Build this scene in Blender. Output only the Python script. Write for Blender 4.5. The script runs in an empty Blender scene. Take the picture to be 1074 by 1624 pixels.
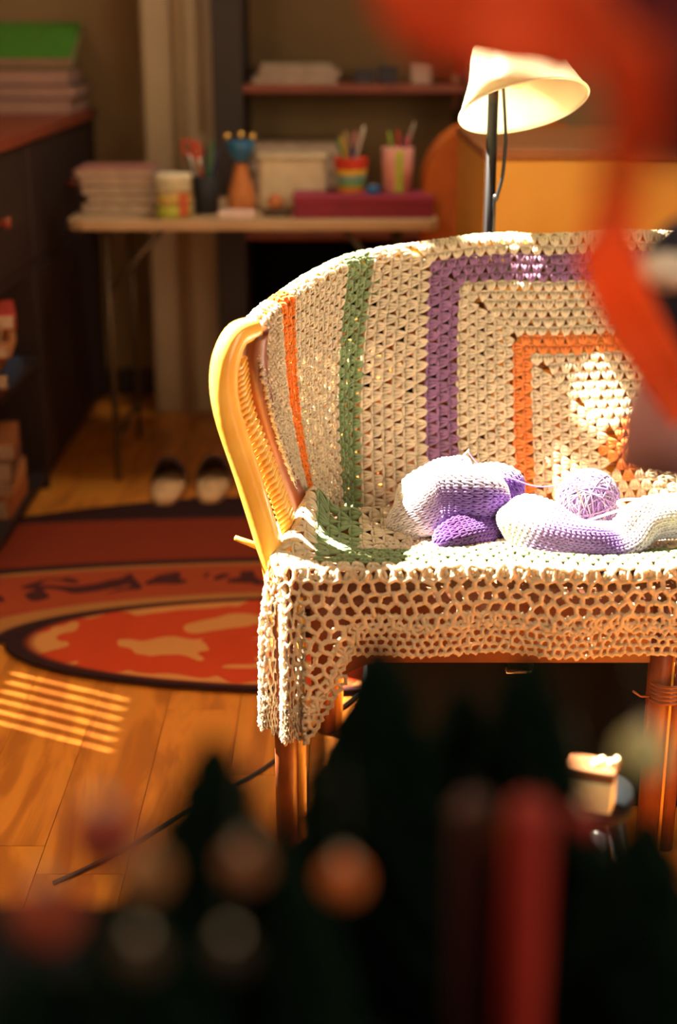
import bpy, math, random
import numpy as np
from mathutils import Vector, Matrix
random.seed(7); rng = np.random.default_rng(7)
PI = math.pi
scn = bpy.context.scene
COL = scn.collection

# ------------------------------------------------------------------ camera
PITCH = math.radians(18.8); CAMH = 1.2; FPX = 50 / 36 * 1624
cd = bpy.data.cameras.new('camera'); cam = bpy.data.objects.new('camera', cd); COL.objects.link(cam)
cam.location = (0, 0, CAMH); cam.rotation_euler = (PI / 2 - PITCH, 0, 0)
cd.sensor_fit = 'VERTICAL'; cd.sensor_height = 36; cd.lens = 50; cd.clip_start = .02
cd.dof.use_dof = True; cd.dof.focus_distance = 2.17; cd.dof.aperture_fstop = 1.7
scn.camera = cam

# ------------------------------------------------------------------ light
w = bpy.data.worlds.new('world'); scn.world = w; w.use_nodes = True
w.node_tree.nodes['Background'].inputs[0].default_value = (1.0, .72, .45, 1)
w.node_tree.nodes['Background'].inputs[1].default_value = .18
SUN_AZ = math.radians(26); SUN_EL = math.radians(54)
sd = bpy.data.lights.new('sun', 'SUN'); sun = bpy.data.objects.new('sun', sd); COL.objects.link(sun)
sdir = Vector((math.cos(SUN_AZ) * math.cos(SUN_EL), -math.sin(SUN_AZ) * math.cos(SUN_EL), -math.sin(SUN_EL)))
sun.rotation_euler = sdir.to_track_quat('-Z', 'Y').to_euler()
sun.location = (-3, 3, 3)
sd.energy = 115; sd.angle = math.radians(.6); sd.color = (1.0, .86, .62)
def area(name, loc, to, sx, sy, power, color):
    d = bpy.data.lights.new(name, 'AREA'); o = bpy.data.objects.new(name, d); COL.objects.link(o)
    d.shape = 'RECTANGLE'; d.size = sx; d.size_y = sy; d.energy = power; d.color = color
    o.location = loc; o.rotation_euler = (Vector(to) - Vector(loc)).to_track_quat('-Z', 'Y').to_euler()
    return o
area('window_daylight', (-1.3, 1.0, 1.6), (0.0, 2.0, 0.2), 1.0, 1.2, 26, (1.0, .74, .42))
area('balcony_daylight', (1.9, -.3, 1.8), (.4, 1.9, .6), 1.2, 1.4, 36, (1.0, .80, .50))  # added fill lamp from behind camera right, no real source there
area('loft_daylight', (.7, 3.5, 3.2), (.45, 2.4, .8), 1.0, .8, 34, (1.0, .86, .62))  # added lamp above and behind, brightens the settee rim
scn.view_settings.view_transform = 'Standard'; scn.view_settings.look = 'None'
scn.view_settings.exposure = 0.0; scn.view_settings.gamma = 1.0; scn.view_settings.use_curve_mapping = False

# ------------------------------------------------------------------ projection helpers
cP, sP = math.cos(PITCH), math.sin(PITCH)
def _ray(px, py):
    xc = (px - 537) / FPX; yc = (812 - py) / FPX
    return Vector((xc, cP + yc * sP, -sP + yc * cP))
def W(px, py, d):                      # the world point a distance d ahead
    r = _ray(px, py); t = d / r.y
    return Vector((r.x * t, d, CAMH + r.z * t))
def WZ(px, py, z=0.0):                 # the world point on the level z
    r = _ray(px, py); t = (z - CAMH) / r.z
    return Vector((r.x * t, r.y * t, z))

# ------------------------------------------------------------------ materials
def mat(name, color, rough=.6, metal=0, spec=.5, trans=0.0, noise=None, nscale=20, bump=0, bscale=200, coat=0, sheen=0, attr=None, emit=None):
    m = bpy.data.materials.new(name); m.use_nodes = True
    nt = m.node_tree; N = nt.nodes; L = nt.links
    p = N['Principled BSDF']; out = N['Material Output']
    p.inputs['Base Color'].default_value = (*color, 1); p.inputs['Roughness'].default_value = rough
    p.inputs['Metallic'].default_value = metal; p.inputs['Specular IOR Level'].default_value = spec
    p.inputs['Coat Weight'].default_value = coat
    if sheen: p.inputs['Sheen Weight'].default_value = sheen; p.inputs['Sheen Roughness'].default_value = .5
    tc = N.new('ShaderNodeTexCoord'); csock = None
    if attr:
        a = N.new('ShaderNodeAttribute'); a.attribute_name = attr; csock = a.outputs['Color']
    if noise:
        nz = N.new('ShaderNodeTexNoise'); nz.inputs['Scale'].default_value = nscale; nz.inputs['Detail'].default_value = 4
        L.new(tc.outputs['Object'], nz.inputs['Vector'])
        r = N.new('ShaderNodeMix'); r.data_type = 'RGBA'
        rmp = N.new('ShaderNodeMapRange'); rmp.inputs[1].default_value = .35; rmp.inputs[2].default_value = .65
        L.new(nz.outputs['Fac'], rmp.inputs[0]); L.new(rmp.outputs[0], r.inputs[0])
        if csock: L.new(csock, r.inputs[6])
        else: r.inputs[6].default_value = (*color, 1)
        r.inputs[7].default_value = (*noise, 1); csock = r.outputs[2]
    if csock: L.new(csock, p.inputs['Base Color'])
    if bump:
        nb = N.new('ShaderNodeTexNoise'); nb.inputs['Scale'].default_value = bscale; nb.inputs['Detail'].default_value = 3
        L.new(tc.outputs['Object'], nb.inputs['Vector'])
        b = N.new('ShaderNodeBump'); b.inputs['Strength'].default_value = bump; b.inputs['Distance'].default_value = .002
        L.new(nb.outputs['Fac'], b.inputs['Height']); L.new(b.outputs[0], p.inputs['Normal'])
    if trans:
        t = N.new('ShaderNodeBsdfTranslucent'); t.inputs['Color'].default_value = (*color, 1)
        if csock: L.new(csock, t.inputs['Color'])
        mx = N.new('ShaderNodeMixShader'); mx.inputs[0].default_value = trans
        L.new(p.outputs[0], mx.inputs[1]); L.new(t.outputs[0], mx.inputs[2]); L.new(mx.outputs[0], out.inputs[0])
    if emit:
        p.inputs['Emission Color'].default_value = (*emit[0], 1); p.inputs['Emission Strength'].default_value = emit[1]
    return m
def yarn(name, c, tr=.3): return mat(name, c, .95, spec=.1, trans=tr, bump=.6, bscale=900, sheen=.3, noise=tuple(x * .86 for x in c), nscale=60)
M = {}
M['cream'] = yarn('cream_yarn', (.80, .68, .49))
M['lacey'] = yarn('lace_yarn', (.84, .68, .50))
M['purple'] = yarn('purple_yarn', (.34, .17, .34))
M['green'] = yarn('green_yarn', (.26, .36, .17))
M['orange'] = yarn('orange_yarn', (.90, .28, .07))
M['deep_orange'] = yarn('deep_orange_yarn', (.95, .26, .02))
M['dyed'] = mat('dyed_yarn', (1, 1, 1), .95, spec=.1, trans=.15, bump=.5, bscale=900, sheen=.3, attr='dye')
M['white_yarn'] = yarn('white_yarn', (.90, .85, .80), .15)
M['ball'] = yarn('lilac_yarn', (.34, .20, .48), .15)
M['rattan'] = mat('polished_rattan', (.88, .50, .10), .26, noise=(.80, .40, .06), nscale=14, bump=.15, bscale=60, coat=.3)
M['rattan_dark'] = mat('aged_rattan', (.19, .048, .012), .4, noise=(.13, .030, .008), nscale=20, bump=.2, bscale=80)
M['cane'] = mat('woven_cane', (.50, .20, .04), .5, noise=(.36, .12, .02), nscale=40, trans=.15)
M['cushion'] = mat('seat_pad', (.22, .075, .04), .9, noise=(.18, .06, .03), nscale=30, bump=.3)
M['black'] = mat('black_plastic', (.010, .011, .014), .4)
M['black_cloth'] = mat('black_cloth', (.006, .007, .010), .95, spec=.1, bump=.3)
M['lamp_metal'] = mat('dark_lamp_metal', (.004, .003, .006), .5, spec=.15)
M['glass_shade'] = mat('opal_shade', (.93, .90, .74), .35, trans=.55, noise=(.86, .80, .58), nscale=9)
M['steel'] = mat('brushed_steel', (.55, .5, .42), .3, metal=1)
M['needle'] = mat('pale_needle', (.85, .78, .65), .3)
M['dneedle'] = mat('dark_needle', (.30, .22, .20), .3)
M['wall'] = mat('ochre_plaster', (.30, .19, .09), .9, noise=(.26, .16, .075), nscale=3, bump=.1, bscale=60)
M['ceil'] = mat('ceiling_plaster', (.5, .4, .28), .9)
M['pillar'] = mat('painted_pillar', (.42, .30, .18), .35, noise=(.38, .26, .15), nscale=4)
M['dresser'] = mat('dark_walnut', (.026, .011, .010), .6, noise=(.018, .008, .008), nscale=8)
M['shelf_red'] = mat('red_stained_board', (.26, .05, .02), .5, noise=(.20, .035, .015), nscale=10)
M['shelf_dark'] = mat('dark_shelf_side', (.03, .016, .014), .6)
M['desk'] = mat('pale_laminate', (.55, .36, .20), .45, noise=(.48, .30, .16), nscale=8)
M['desk_leg'] = mat('desk_tube_steel', (.12, .085, .05), .4, metal=.6)
M['pine'] = mat('pine_panel', (.78, .40, .05), .5, noise=(.72, .35, .04), nscale=5)
M['pine_dark'] = mat('stained_pine_top', (.36, .12, .03), .5, noise=(.28, .09, .02), nscale=6)
M['orange_cloth'] = mat('rust_upholstery', (.62, .16, .02), .9, noise=(.52, .12, .02), nscale=10, bump=.3)
M['paper'] = mat('paper_block', (.55, .42, .32), .85, noise=(.42, .30, .24), nscale=60)
M['felt_red'] = mat('red_felt', (.98, .20, .06), .9, trans=.4, noise=(.90, .14, .04), nscale=14)
M['pine_needles'] = mat('dark_fir_needles', (.003, .009, .006), .95, spec=.05)
M['trunk'] = mat('bark', (.03, .015, .01), .9)
M['candle'] = mat('red_candle_wax', (.34, .016, .010), .6, noise=(.28, .012, .008), nscale=12)
M['candle_dark'] = mat('maroon_candle_wax', (.06, .012, .012), .5)
M['table'] = mat('black_table_top', (.005, .007, .010), .9, spec=.1)
def flat(name, c, r=.7, **k):
    if name not in M: M[name] = mat(name, c, r, noise=tuple(x * .85 for x in c), nscale=25, **k)
    return M[name]

# wood floor: grain runs along the board
def wood_floor():
    m = bpy.data.materials.new('oiled_floorboard'); m.use_nodes = True
    nt = m.node_tree; N = nt.nodes; L = nt.links; p = N['Principled BSDF']
    tc = N.new('ShaderNodeTexCoord'); oi = N.new('ShaderNodeObjectInfo')
    add = N.new('ShaderNodeVectorMath'); add.operation = 'ADD'
    sc = N.new('ShaderNodeVectorMath'); sc.operation = 'SCALE'; sc.inputs['Scale'].default_value = 7
    cx = N.new('ShaderNodeCombineXYZ'); L.new(oi.outputs['Random'], cx.inputs[0]); L.new(oi.outputs['Random'], cx.inputs[1])
    L.new(cx.outputs[0], sc.inputs[0]); L.new(tc.outputs['Object'], add.inputs[0]); L.new(sc.outputs[0], add.inputs[1])
    mp = N.new('ShaderNodeMapping'); mp.inputs['Scale'].default_value = (9, 1.6, 3); L.new(add.outputs[0], mp.inputs[0])
    nz = N.new('ShaderNodeTexNoise'); nz.inputs['Scale'].default_value = 1.6; nz.inputs['Detail'].default_value = 5; nz.inputs['Distortion'].default_value = .7
    L.new(mp.outputs[0], nz.inputs[0])
    wv = N.new('ShaderNodeMath'); wv.operation = 'MULTIPLY'; wv.inputs[1].default_value = 26
    L.new(nz.outputs['Fac'], wv.inputs[0])
    sn = N.new('ShaderNodeMath'); sn.operation = 'SINE'; L.new(wv.outputs[0], sn.inputs[0])
    cr = N.new('ShaderNodeValToRGB'); L.new(nz.outputs['Fac'], cr.inputs[0])
    cr.color_ramp.elements[0].position = .3; cr.color_ramp.elements[0].color = (.42, .11, .012, 1)
    cr.color_ramp.elements[1].position = .7; cr.color_ramp.elements[1].color = (.74, .28, .035, 1)
    mr = N.new('ShaderNodeMapRange'); mr.inputs[1].default_value = -1; mr.inputs[2].default_value = 1; mr.inputs[3].default_value = .86; mr.inputs[4].default_value = 1.08
    L.new(sn.outputs[0], mr.inputs[0])
    ml = N.new('ShaderNodeVectorMath'); ml.operation = 'SCALE'; L.new(cr.outputs[0], ml.inputs[0]); L.new(mr.outputs[0], ml.inputs['Scale'])
    L.new(ml.outputs[0], p.inputs['Base Color']); p.inputs['Roughness'].default_value = .42
    return m
M['floor'] = wood_floor()

# ------------------------------------------------------------------ mesh helpers
def link(name, me, m, parent=None):
    o = bpy.data.objects.new(name, me); COL.objects.link(o)
    if m is not None and not me.materials: me.materials.append(m)
    if parent is not None: o.parent = parent
    return o
def tag(o, label=None, cat=None, group=None, kind=None):
    if label: o['label'] = label
    if cat: o['category'] = cat
    if group: o['group'] = group
    if kind: o['kind'] = kind
    return o
def thing(name, label, cat, loc=(0, 0, 0), group=None, rz=0):
    o = bpy.data.objects.new(name, None); COL.objects.link(o); o.empty_display_size = .05
    o.location = loc; o.rotation_euler = (0, 0, rz)
    bpy.context.view_layer.update()
    return tag(o, label, cat, group)
class MB:
    def __init__(s): s.v = []; s.f = []; s.n = 0; s.c = []
    def add(s, v, f, c=None):
        v = np.asarray(v, float).reshape(-1, 3); f = np.asarray(f, int)
        s.v.append(v); s.f.append(f + s.n); s.n += len(v)
        s.c.append(np.tile(np.array(c if c is not None else (1, 1, 1)), (len(v), 1)) if np.ndim(c) < 2 else np.asarray(c))
        return s
    def box(s, c, d, rz=0, rx=0):
        x, y, z = np.array(d) / 2
        v = np.array([[i, j, k] for i in (-x, x) for j in (-y, y) for k in (-z, z)])
        R = np.array(Matrix.Rotation(rz, 3, 'Z') @ Matrix.Rotation(rx, 3, 'X'))
        return s.add(v @ R.T + np.array(c), [[0, 1, 3, 2], [4, 6, 7, 5], [0, 4, 5, 1], [2, 3, 7, 6], [0, 2, 6, 4], [1, 5, 7, 3]])
    def tube(s, pts, r, m=8, caps=True, col=None, closed=False):
        P = np.array([tuple(p) for p in pts], float); n = len(P)
        R = np.full(n, r) if np.isscalar(r) else np.array(r, float)
        T = np.gradient(P, axis=0) if not closed else (np.roll(P, -1, 0) - np.roll(P, 1, 0))
        T /= np.linalg.norm(T, axis=1)[:, None] + 1e-12
        a = np.array([0, 0, 1.]) if abs(T[0][2]) < .9 else np.array([1., 0, 0])
        U = []; u = np.cross(T[0], a); u /= np.linalg.norm(u)
        for t in T:
            u = u - t * u.dot(t); u /= np.linalg.norm(u) + 1e-12; U.append(u)
        U = np.array(U); V = np.cross(T, U)
        th = np.linspace(0, 2 * PI, m, endpoint=False)
        v = (P[:, None] + R[:, None, None] * (np.cos(th)[None, :, None] * U[:, None] + np.sin(th)[None, :, None] * V[:, None])).reshape(-1, 3)
        f = []
        for i in range(n if closed else n - 1):
            i2 = (i + 1) % n
            for j in range(m):
                k = (j + 1) % m; f.append([i * m + j, i * m + k, i2 * m + k, i2 * m + j])
        if caps and not closed:
            v = np.vstack([v, P[0] - T[0] * R[0] * .3, P[-1] + T[-1] * R[-1] * .3]); a0 = n * m; a1 = a0 + 1
            for j in range(m):
                k = (j + 1) % m; f.append([a0, k, j, j]); f.append([a1, (n - 1) * m + j, (n - 1) * m + k, (n - 1) * m + k])
        c = None
        if col is not None:
            c = np.repeat(np.asarray(col, float), m, 0) if np.ndim(col) == 2 else col
            if np.ndim(col) == 2 and caps and not closed: c = np.vstack([c, c[:1], c[-1:]])
        return s.add(v, f, c)
    def lathe(s, prof, c=(0, 0, 0), n=32, R=None, cap=False):
        th = np.linspace(0, 2 * PI, n, endpoint=False); k = len(prof)
        v = np.array([[r * math.cos(t), r * math.sin(t), z] for r, z in prof for t in th])
        if R is not None: v = v @ np.array(R).T
        f = [[i * n + j, i * n + (j + 1) % n, (i + 1) * n + (j + 1) % n, (i + 1) * n + j] for i in range(k - 1) for j in range(n)]
        return s.add(v + np.array(c), f)
    def build(s, name, m, parent=None, smooth=True, bevel=0, dye=False):
        V = np.vstack(s.v); off = Vector((0, 0, 0))
        fs = []
        for f in s.f:
            if f.ndim == 2 and f.shape[1] == 4:
                tri = f[:, 2] == f[:, 3]
                fs += f[~tri].tolist(); fs += f[tri][:, :3].tolist()
            else: fs += f.tolist()
        me = bpy.data.meshes.new(name)
        if parent is not None:
            if parent.type == 'MESH': bpy.context.view_layer.update()
            inv = np.array(parent.matrix_world.inverted())
            V = V @ inv[:3, :3].T + inv[:3, 3]
        me.from_pydata(V.tolist(), [], fs); me.update()
        if smooth: me.polygons.foreach_set('use_smooth', [True] * len(me.polygons))
        if dye:
            at = me.color_attributes.new('dye', 'FLOAT_COLOR', 'POINT')
            C = np.hstack([np.vstack(s.c), np.ones((len(V), 1))]).astype(np.float32)
            at.data.foreach_set('color', C.ravel())
        o = link(name, me, m, parent)
        if bevel:
            b = o.modifiers.new('bevel', 'BEVEL'); b.width = bevel; b.segments = 2; b.limit_method = 'ANGLE'
        return o
def box(name, c, d, m, parent=None, bevel=.003, rz=0, rx=0):
    return MB().box(c, d, rz, rx).build(name, m, parent, smooth=False, bevel=bevel)
def span(name, a, b, m, parent=None, bevel=.003):
    a = np.array(a, float); b = np.array(b, float)
    return box(name, (a + b) / 2, abs(b - a), m, parent, bevel)
def smooth_path(pts, n=8):
    P = [Vector(p) for p in pts]; P = [2 * P[0] - P[1]] + P + [2 * P[-1] - P[-2]]; out = []
    for i in range(1, len(P) - 2):
        for k in range(n):
            t = k / n; a, b, c, d = P[i - 1], P[i], P[i + 1], P[i + 2]
            out.append(.5 * ((2 * b) + (c - a) * t + (2 * a - 5 * b + 4 * c - d) * t * t + (3 * b - a - 3 * c + d) * t ** 3))
    out.append(P[-2]); return out
def struct(o): o['kind'] = 'structure'; return o

# ------------------------------------------------------------------ room
floor = thing('floor', None, None); struct(floor)
box('subfloor', (.9, 2.0, -.055), (4.8, 6.4, .05), M['black_cloth'], floor, 0)
pw = .135; meshes = []
for L_ in (1.5, 1.1):
    meshes.append(MB().box((0, 0, -.012), (pw - .0012, L_ - .0015, .024)).build('board_source', M['floor'], None, False, bevel=.0006))
for q in meshes: COL.objects.unlink(q)
x = -1.40 + pw / 2 ; k = 0
while x < 2.6:
    y = 1.4 - random.random() * 1.2; j = 0
    while y < 4.8:
        src = meshes[(j + k) % 2]; L_ = (1.5, 1.1)[(j + k) % 2]
        f_ = min(1, (4.86 - y) / L_)
        o = src.copy(); o.name = 'floorboard'; COL.objects.link(o); o.parent = floor; o.location = (x, y + L_ * f_ / 2, random.uniform(-.0006, 0)); o.scale = (1, f_, 1)
        y += L_; j += 1
    x += pw; k += 1
struct(span('wall_back', (-1.5, 4.80, 0), (3.3, 4.90, 4.3), M['wall'], bevel=0))
struct(span('wall_right', (3.2, -.8, 0), (3.3, 4.8, 4.3), M['wall'], bevel=0))
struct(span('ceiling', (-1.5, -.8, 4.3), (3.3, 4.9, 4.35), M['ceil'], bevel=0))
# left wall, unseen; its openings are cut to shape the sunlight
# tall main opening, plus others added to sunlight the box, floor and lampshade
mb = MB()
holes = [(2.50, 3.20, 2.13, 4.12), (2.08, 2.36, 2.7, 3.7), (2.70, 2.98, 1.16, 1.62), (3.23, 3.62, 3.34, 4.12)]
ys = sorted({-.8, 4.8} | {h[0] for h in holes} | {h[1] for h in holes}); zs_ = sorted({0, 4.3} | {h[2] for h in holes} | {h[3] for h in holes})
for i in range(len(ys) - 1):
    for j in range(len(zs_) - 1):
        yc_, zc_ = (ys[i] + ys[i + 1]) / 2, (zs_[j] + zs_[j + 1]) / 2
        if any(h[0] < yc_ < h[1] and h[2] < zc_ < h[3] for h in holes): continue
        mb.box((-1.42, yc_, zc_), (.04, ys[i + 1] - ys[i], zs_[j + 1] - zs_[j]))
struct(mb.build('wall_left', M['wall'], None, False))
for n_, (a, b_, c, d_) in enumerate(holes):
    wn = thing('window_%d' % (n_ + 1), None, None, (-1.44, (a + b_) / 2, c)); struct(wn)
    for p0, p1 in (((-1.46, a - .03, c - .03), (-1.44, a, d_ + .03)), ((-1.46, b_, c - .03), (-1.44, b_ + .03, d_ + .03)), ((-1.46, a, c - .03), (-1.44, b_, c)), ((-1.46, a, d_), (-1.44, b_, d_ + .03))):
        span('window_frame', p0, p1, M['ceil'], wn)
    if n_ == 2:
        for k in range(7): span('louvre', (-1.452, a + .040 * k, c), (-1.450, a + .040 * k + .0378, d_), M['ceil'], wn, 0)  # added slats that dim and streak the sun on the floor
pl = thing('trim_1', None, None, (-.5, 4.6, 0)); struct(pl)
span('pillar_shaft', (-.60, 4.52, 0), (-.37, 4.80, 4.3), M['pillar'], pl, .012)
MB().tube([(-.485, 4.515, 0), (-.485, 4.515, 4.3)], .020, 12).build('beading', M['pillar'], pl)
MB().tube([(-.42, 4.515, .9), (-.42, 4.515, 4.3)], .008, 10).build('conduit', M['pillar'], pl)
span('baseboard_back', (-1.4, 4.78, 0), (3.2, 4.80, .09), M['shelf_dark'])['kind'] = 'structure'
# ------------------------------------------------------------------ blanket geometry
CX = .490
Tp = np.array([(.490, 2.455), (.25, 2.445), (.10, 2.395), (.0, 2.29), (-.075, 2.15), (-.118, 2.0)])
Bp = np.array([(.490, 2.275), (.25, 2.270), (.12, 2.245), (.02, 2.195), (-.03, 2.145), (-.060, 2.095)])
def dense(P):
    q = np.array([(v.x, v.y) for v in smooth_path([(a, b, 0) for a, b in P], 14)])
    d = np.r_[0, np.cumsum(np.linalg.norm(np.diff(q, axis=0), axis=1))]
    return q, d
Tq, Td = dense(Tp); Bq, Bd = dense(Bp)
VT, VB, RR = -.372, .08, .017
def curve(q, d, s):
    e = q[-1] + (q[-1] - q[-2]) / np.linalg.norm(q[-1] - q[-2]) * np.maximum(s - d[-1], 0)[..., None]
    x = np.interp(s, d, q[:, 0]); y = np.interp(s, d, q[:, 1]); o = np.stack([x, y], -1)
    return np.where((s > d[-1])[..., None], e, o)
def surf_back(u, v):
    s = np.abs(u); sg = np.where(u > 0, -1., 1.)
    st = np.interp(s, [0, .17, .325, .47, .72, .86, 1], [0, .158, .300, .468, .712, .862, .99]); sb = np.interp(s, [0, .17, .325, .47, .72, .86, 1], [0, .158, .305, .478, .575, .615, .62])
    t = np.clip((v - VT) / (VB - VT), 0, 1.15)
    A = curve(Tq, Td, st); B = curve(Bq, Bd, sb)
    zt = np.interp(st, [0, .3, .5, .62, .85, .99], [.852, .843, .828, .812, .776, .75]); zb = np.interp(s, [0, .47, .62, .86], [.452, .455, .475, .505])
    # outward normal of the top curve
    e = 1e-3; dA = curve(Tq, Td, st + e) - curve(Tq, Td, np.maximum(st - e, 0)); dA /= np.linalg.norm(dA, axis=-1)[..., None] + 1e-12
    nb = np.stack([dA[..., 1], -dA[..., 0]], -1); nb = np.where(nb[..., 1:2] < 0, nb, nb)
    # for the left half the curve runs -x: back normal is +y at the centre
    nb = np.stack([dA[..., 1], -dA[..., 0]], -1)
    xy = A * (1 - t)[..., None] + B * t[..., None] + nb * (.022 * np.sin(PI * np.clip(t, 0, 1)) * np.clip(1.2 - s, 0, 1))[..., None]
    z = zt * (1 - t) + zb * t
    over = np.maximum(VT - v, 0); th = np.minimum(over / RR, PI); dn = np.maximum(over - RR * PI, 0)
    xy = xy + nb * (RR * (1 - np.cos(th)))[..., None]; z = z + RR * np.sin(th) - dn
    x = CX + (xy[..., 0] - CX) * sg
    P = np.stack([x, xy[..., 1], z], -1)
    P[..., 1] += .0025 * np.sin(u * 31 + v * 9) + .0015 * np.sin(v * 40 + u * 11)
    P[..., 2] += .002 * np.sin(u * 23 + 1)
    return P
SA, SB_, RC, YF = .590, .545, .05, 1.872         # half width, front line, corner radius, front edge
def zseat(u, v):
    return .482 - .034 * np.clip((SB_ - v - .03) / .33, 0, 1) ** 1.2 + .003 * np.sin(u * 19 + v * 13)
def surf_seat(u, v):
    s = np.abs(u); sg = np.where(u > 0, 1., -1.)
    dx = np.maximum(s - (SA - RC), 0); dy = np.maximum(v - (SB_ - RC), 0); rad = np.hypot(dx, dy) + 1e-9
    nx, ny = dx / rad, dy / rad
    b = .016                                    # bend radius of the edge
    over = np.maximum(rad - (RC - b), 0); th = np.minimum(over / b, PI / 2); dn = np.maximum(over - b * PI / 2, 0)
    inn = np.minimum(rad, RC - b) + b * np.sin(th)
    ang = np.arctan2(ny, nx)
    corner = (dx > 0) & (dy > 0)
    flare = np.where(corner, .012 * np.sin(ang * 6.0 + .6) * np.clip(dn / .1, 0, 1) + .0 * dn, .007 * np.sin(u * 34 + 1) * np.clip(dn / .08, 0, 1) * (ny > .5))
    inn = inn + flare + .05 * dn * (1 - .6 * corner)
    px = np.minimum(s, SA - RC) + nx * inn; py = np.minimum(v, SB_ - RC) + ny * inn
    z = zseat(u, np.minimum(v, SB_)) - b * (1 - np.cos(th)) - dn
    # bunched fold rising at the foot of each wing, and wrinkles running in from it
    L = np.exp(-((s - .535 - .10 * (v - .34)) / .024) ** 2) * np.clip(1 - np.abs(v - .33) / .17, 0, 1) ** .6
    L2 = np.exp(-((v - .30 - .12 * (s - .45)) / .017) ** 2) * np.clip((s - .33) / .1, 0, 1) * np.clip((.56 - s) / .05, 0, 1)
    L3 = np.exp(-((v - .385 + .10 * (s - .45)) / .016) ** 2) * np.clip((s - .36) / .1, 0, 1) * np.clip((.55 - s) / .05, 0, 1)
    z = z + .052 * L + .022 * L2 + .016 * L3
    return np.stack([CX + sg * px, YF + SB_ - py, z], -1)
def place(surf, u, v, c):
    e = 1e-3; P = surf(u, v); Pu = surf(u + e, v) - surf(u - e, v); Pv = surf(u, v + e) - surf(u, v - e)
    n = np.cross(Pv, Pu); n /= np.linalg.norm(n, axis=-1)[..., None] + 1e-12
    return P + n * c[..., None]

def tube_local(pts, rad, m=5):              # template tube in (a, b, c) space
    pts = np.array(pts, float); n = len(pts); T = np.gradient(pts, axis=0); T /= np.linalg.norm(T, axis=1)[:, None]
    v = []
    for p, t, r in zip(pts, T, rad):
        s = np.array([t[1], -t[0], 0]); s /= np.linalg.norm(s); q = np.array([0, 0, 1.])
        for j in range(m):
            a = 2 * PI * j / m; v.append(p + r * (math.cos(a) * s + math.sin(a) * q))
    f = []
    for i in range(n - 1):
        for j in range(m):
            k = (j + 1) % m; f.append([i * m + j, i * m + k, (i + 1) * m + k, (i + 1) * m + j])
    f.append([0, 4, 3, 2]); f.append([0, 2, 1, 1]); e = (n - 1) * m
    f.append([e, e + 1, e + 2, e + 3]); f.append([e, e + 3, e + 4, e + 4])
    return np.array(v), np.array(f)
P_ = .0168; S_ = .0215
def cluster_template():
    V = []; F = []; n = 0
    for k in (-1, 0, 1):
        v, f = tube_local([(k * .0014, -.0030, -.0012), (k * .0046, P_ * .36, .0008), (k * .0078, P_ * .86, .0004)], (.0018, .0036, .0038))
        V.append(v); F.append(f + n); n += len(v)
    v, f = tube_local([(-.0108, P_ * .93, -.0002), (0, P_ * 1.03, .0006), (.0108, P_ * .93, -.0002)], (.0020, .0028, .0020))
    V.append(v); F.append(f + n)
    return np.vstack(V), np.vstack(F)
CT, CF = cluster_template()
def ring_color(r, u, v, seat):
    if abs(u) + abs(v) < .036: return 'orange'
    if .158 <= r < .190: return 'orange'
    if .300 <= r < .350: return 'purple'
    if .452 <= r < .520 : return 'green'
    if seat:
        return 'deep_orange' if (abs(u) > .585 and .50 < v < .56) else 'cream'
    if .690 <= r < .735: return 'deep_orange'
    return 'cream'
groups = {}
def put(key, surf, arr):                    # arr: (count, nverts, 3) of u, v, c
    groups.setdefault(key, {}).setdefault(surf, []).append(arr)
def ring(r, surf, keep, seat):
    # r: inner radius of the round; four sides
    k_ = round(r / P_); hlf = r + P_ * .80; off = .5 if k_ % 2 else 0.; s = S_
    for side in range(4):
        t = [q for q in (np.arange(-60, 61) + off) * S_ if abs(q) <= hlf] or [0.]
        for a0 in t:
            if side == 0: u, v, du, dv = a0, -r, (1, 0), (0, -1)
            elif side == 1: u, v, du, dv = a0, r, (1, 0), (0, 1)
            elif side == 2: u, v, du, dv = -r, a0, (0, 1), (-1, 0)
            else: u, v, du, dv = r, a0, (0, 1), (1, 0)
            if not keep(u, v): continue
            j = rng.normal(0, 1, 4); sc = s / S_ * 1.0
            a = CT[:, 0] * sc * (1 + .05 * j[0]) + .0006 * j[1]; b = CT[:, 1] * (1 + .04 * j[2]); c = CT[:, 2] * (.55 if seat else .8) + .0003 * j[3]
            U = u + a * du[0] + b * dv[0]; V = v + a * du[1] + b * dv[1]
            put(ring_color(r, u, v, seat), 'seat' if seat else 'back', np.stack([U, V, c], -1))
GV = .546; GU = .622
for k in range(0, 46):
    r = k * P_ + .002
    if r < .77:
        ring(r, None, lambda u, v: VT - .11 < v < VB and -.755 < u < .66, False)
        ring(r, None, lambda u, v: .165 < v < GV and -GU < u < GU and not (u < -.53 and v < .24) and not (abs(u) > SA + .02 and v < .475), True)
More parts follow.
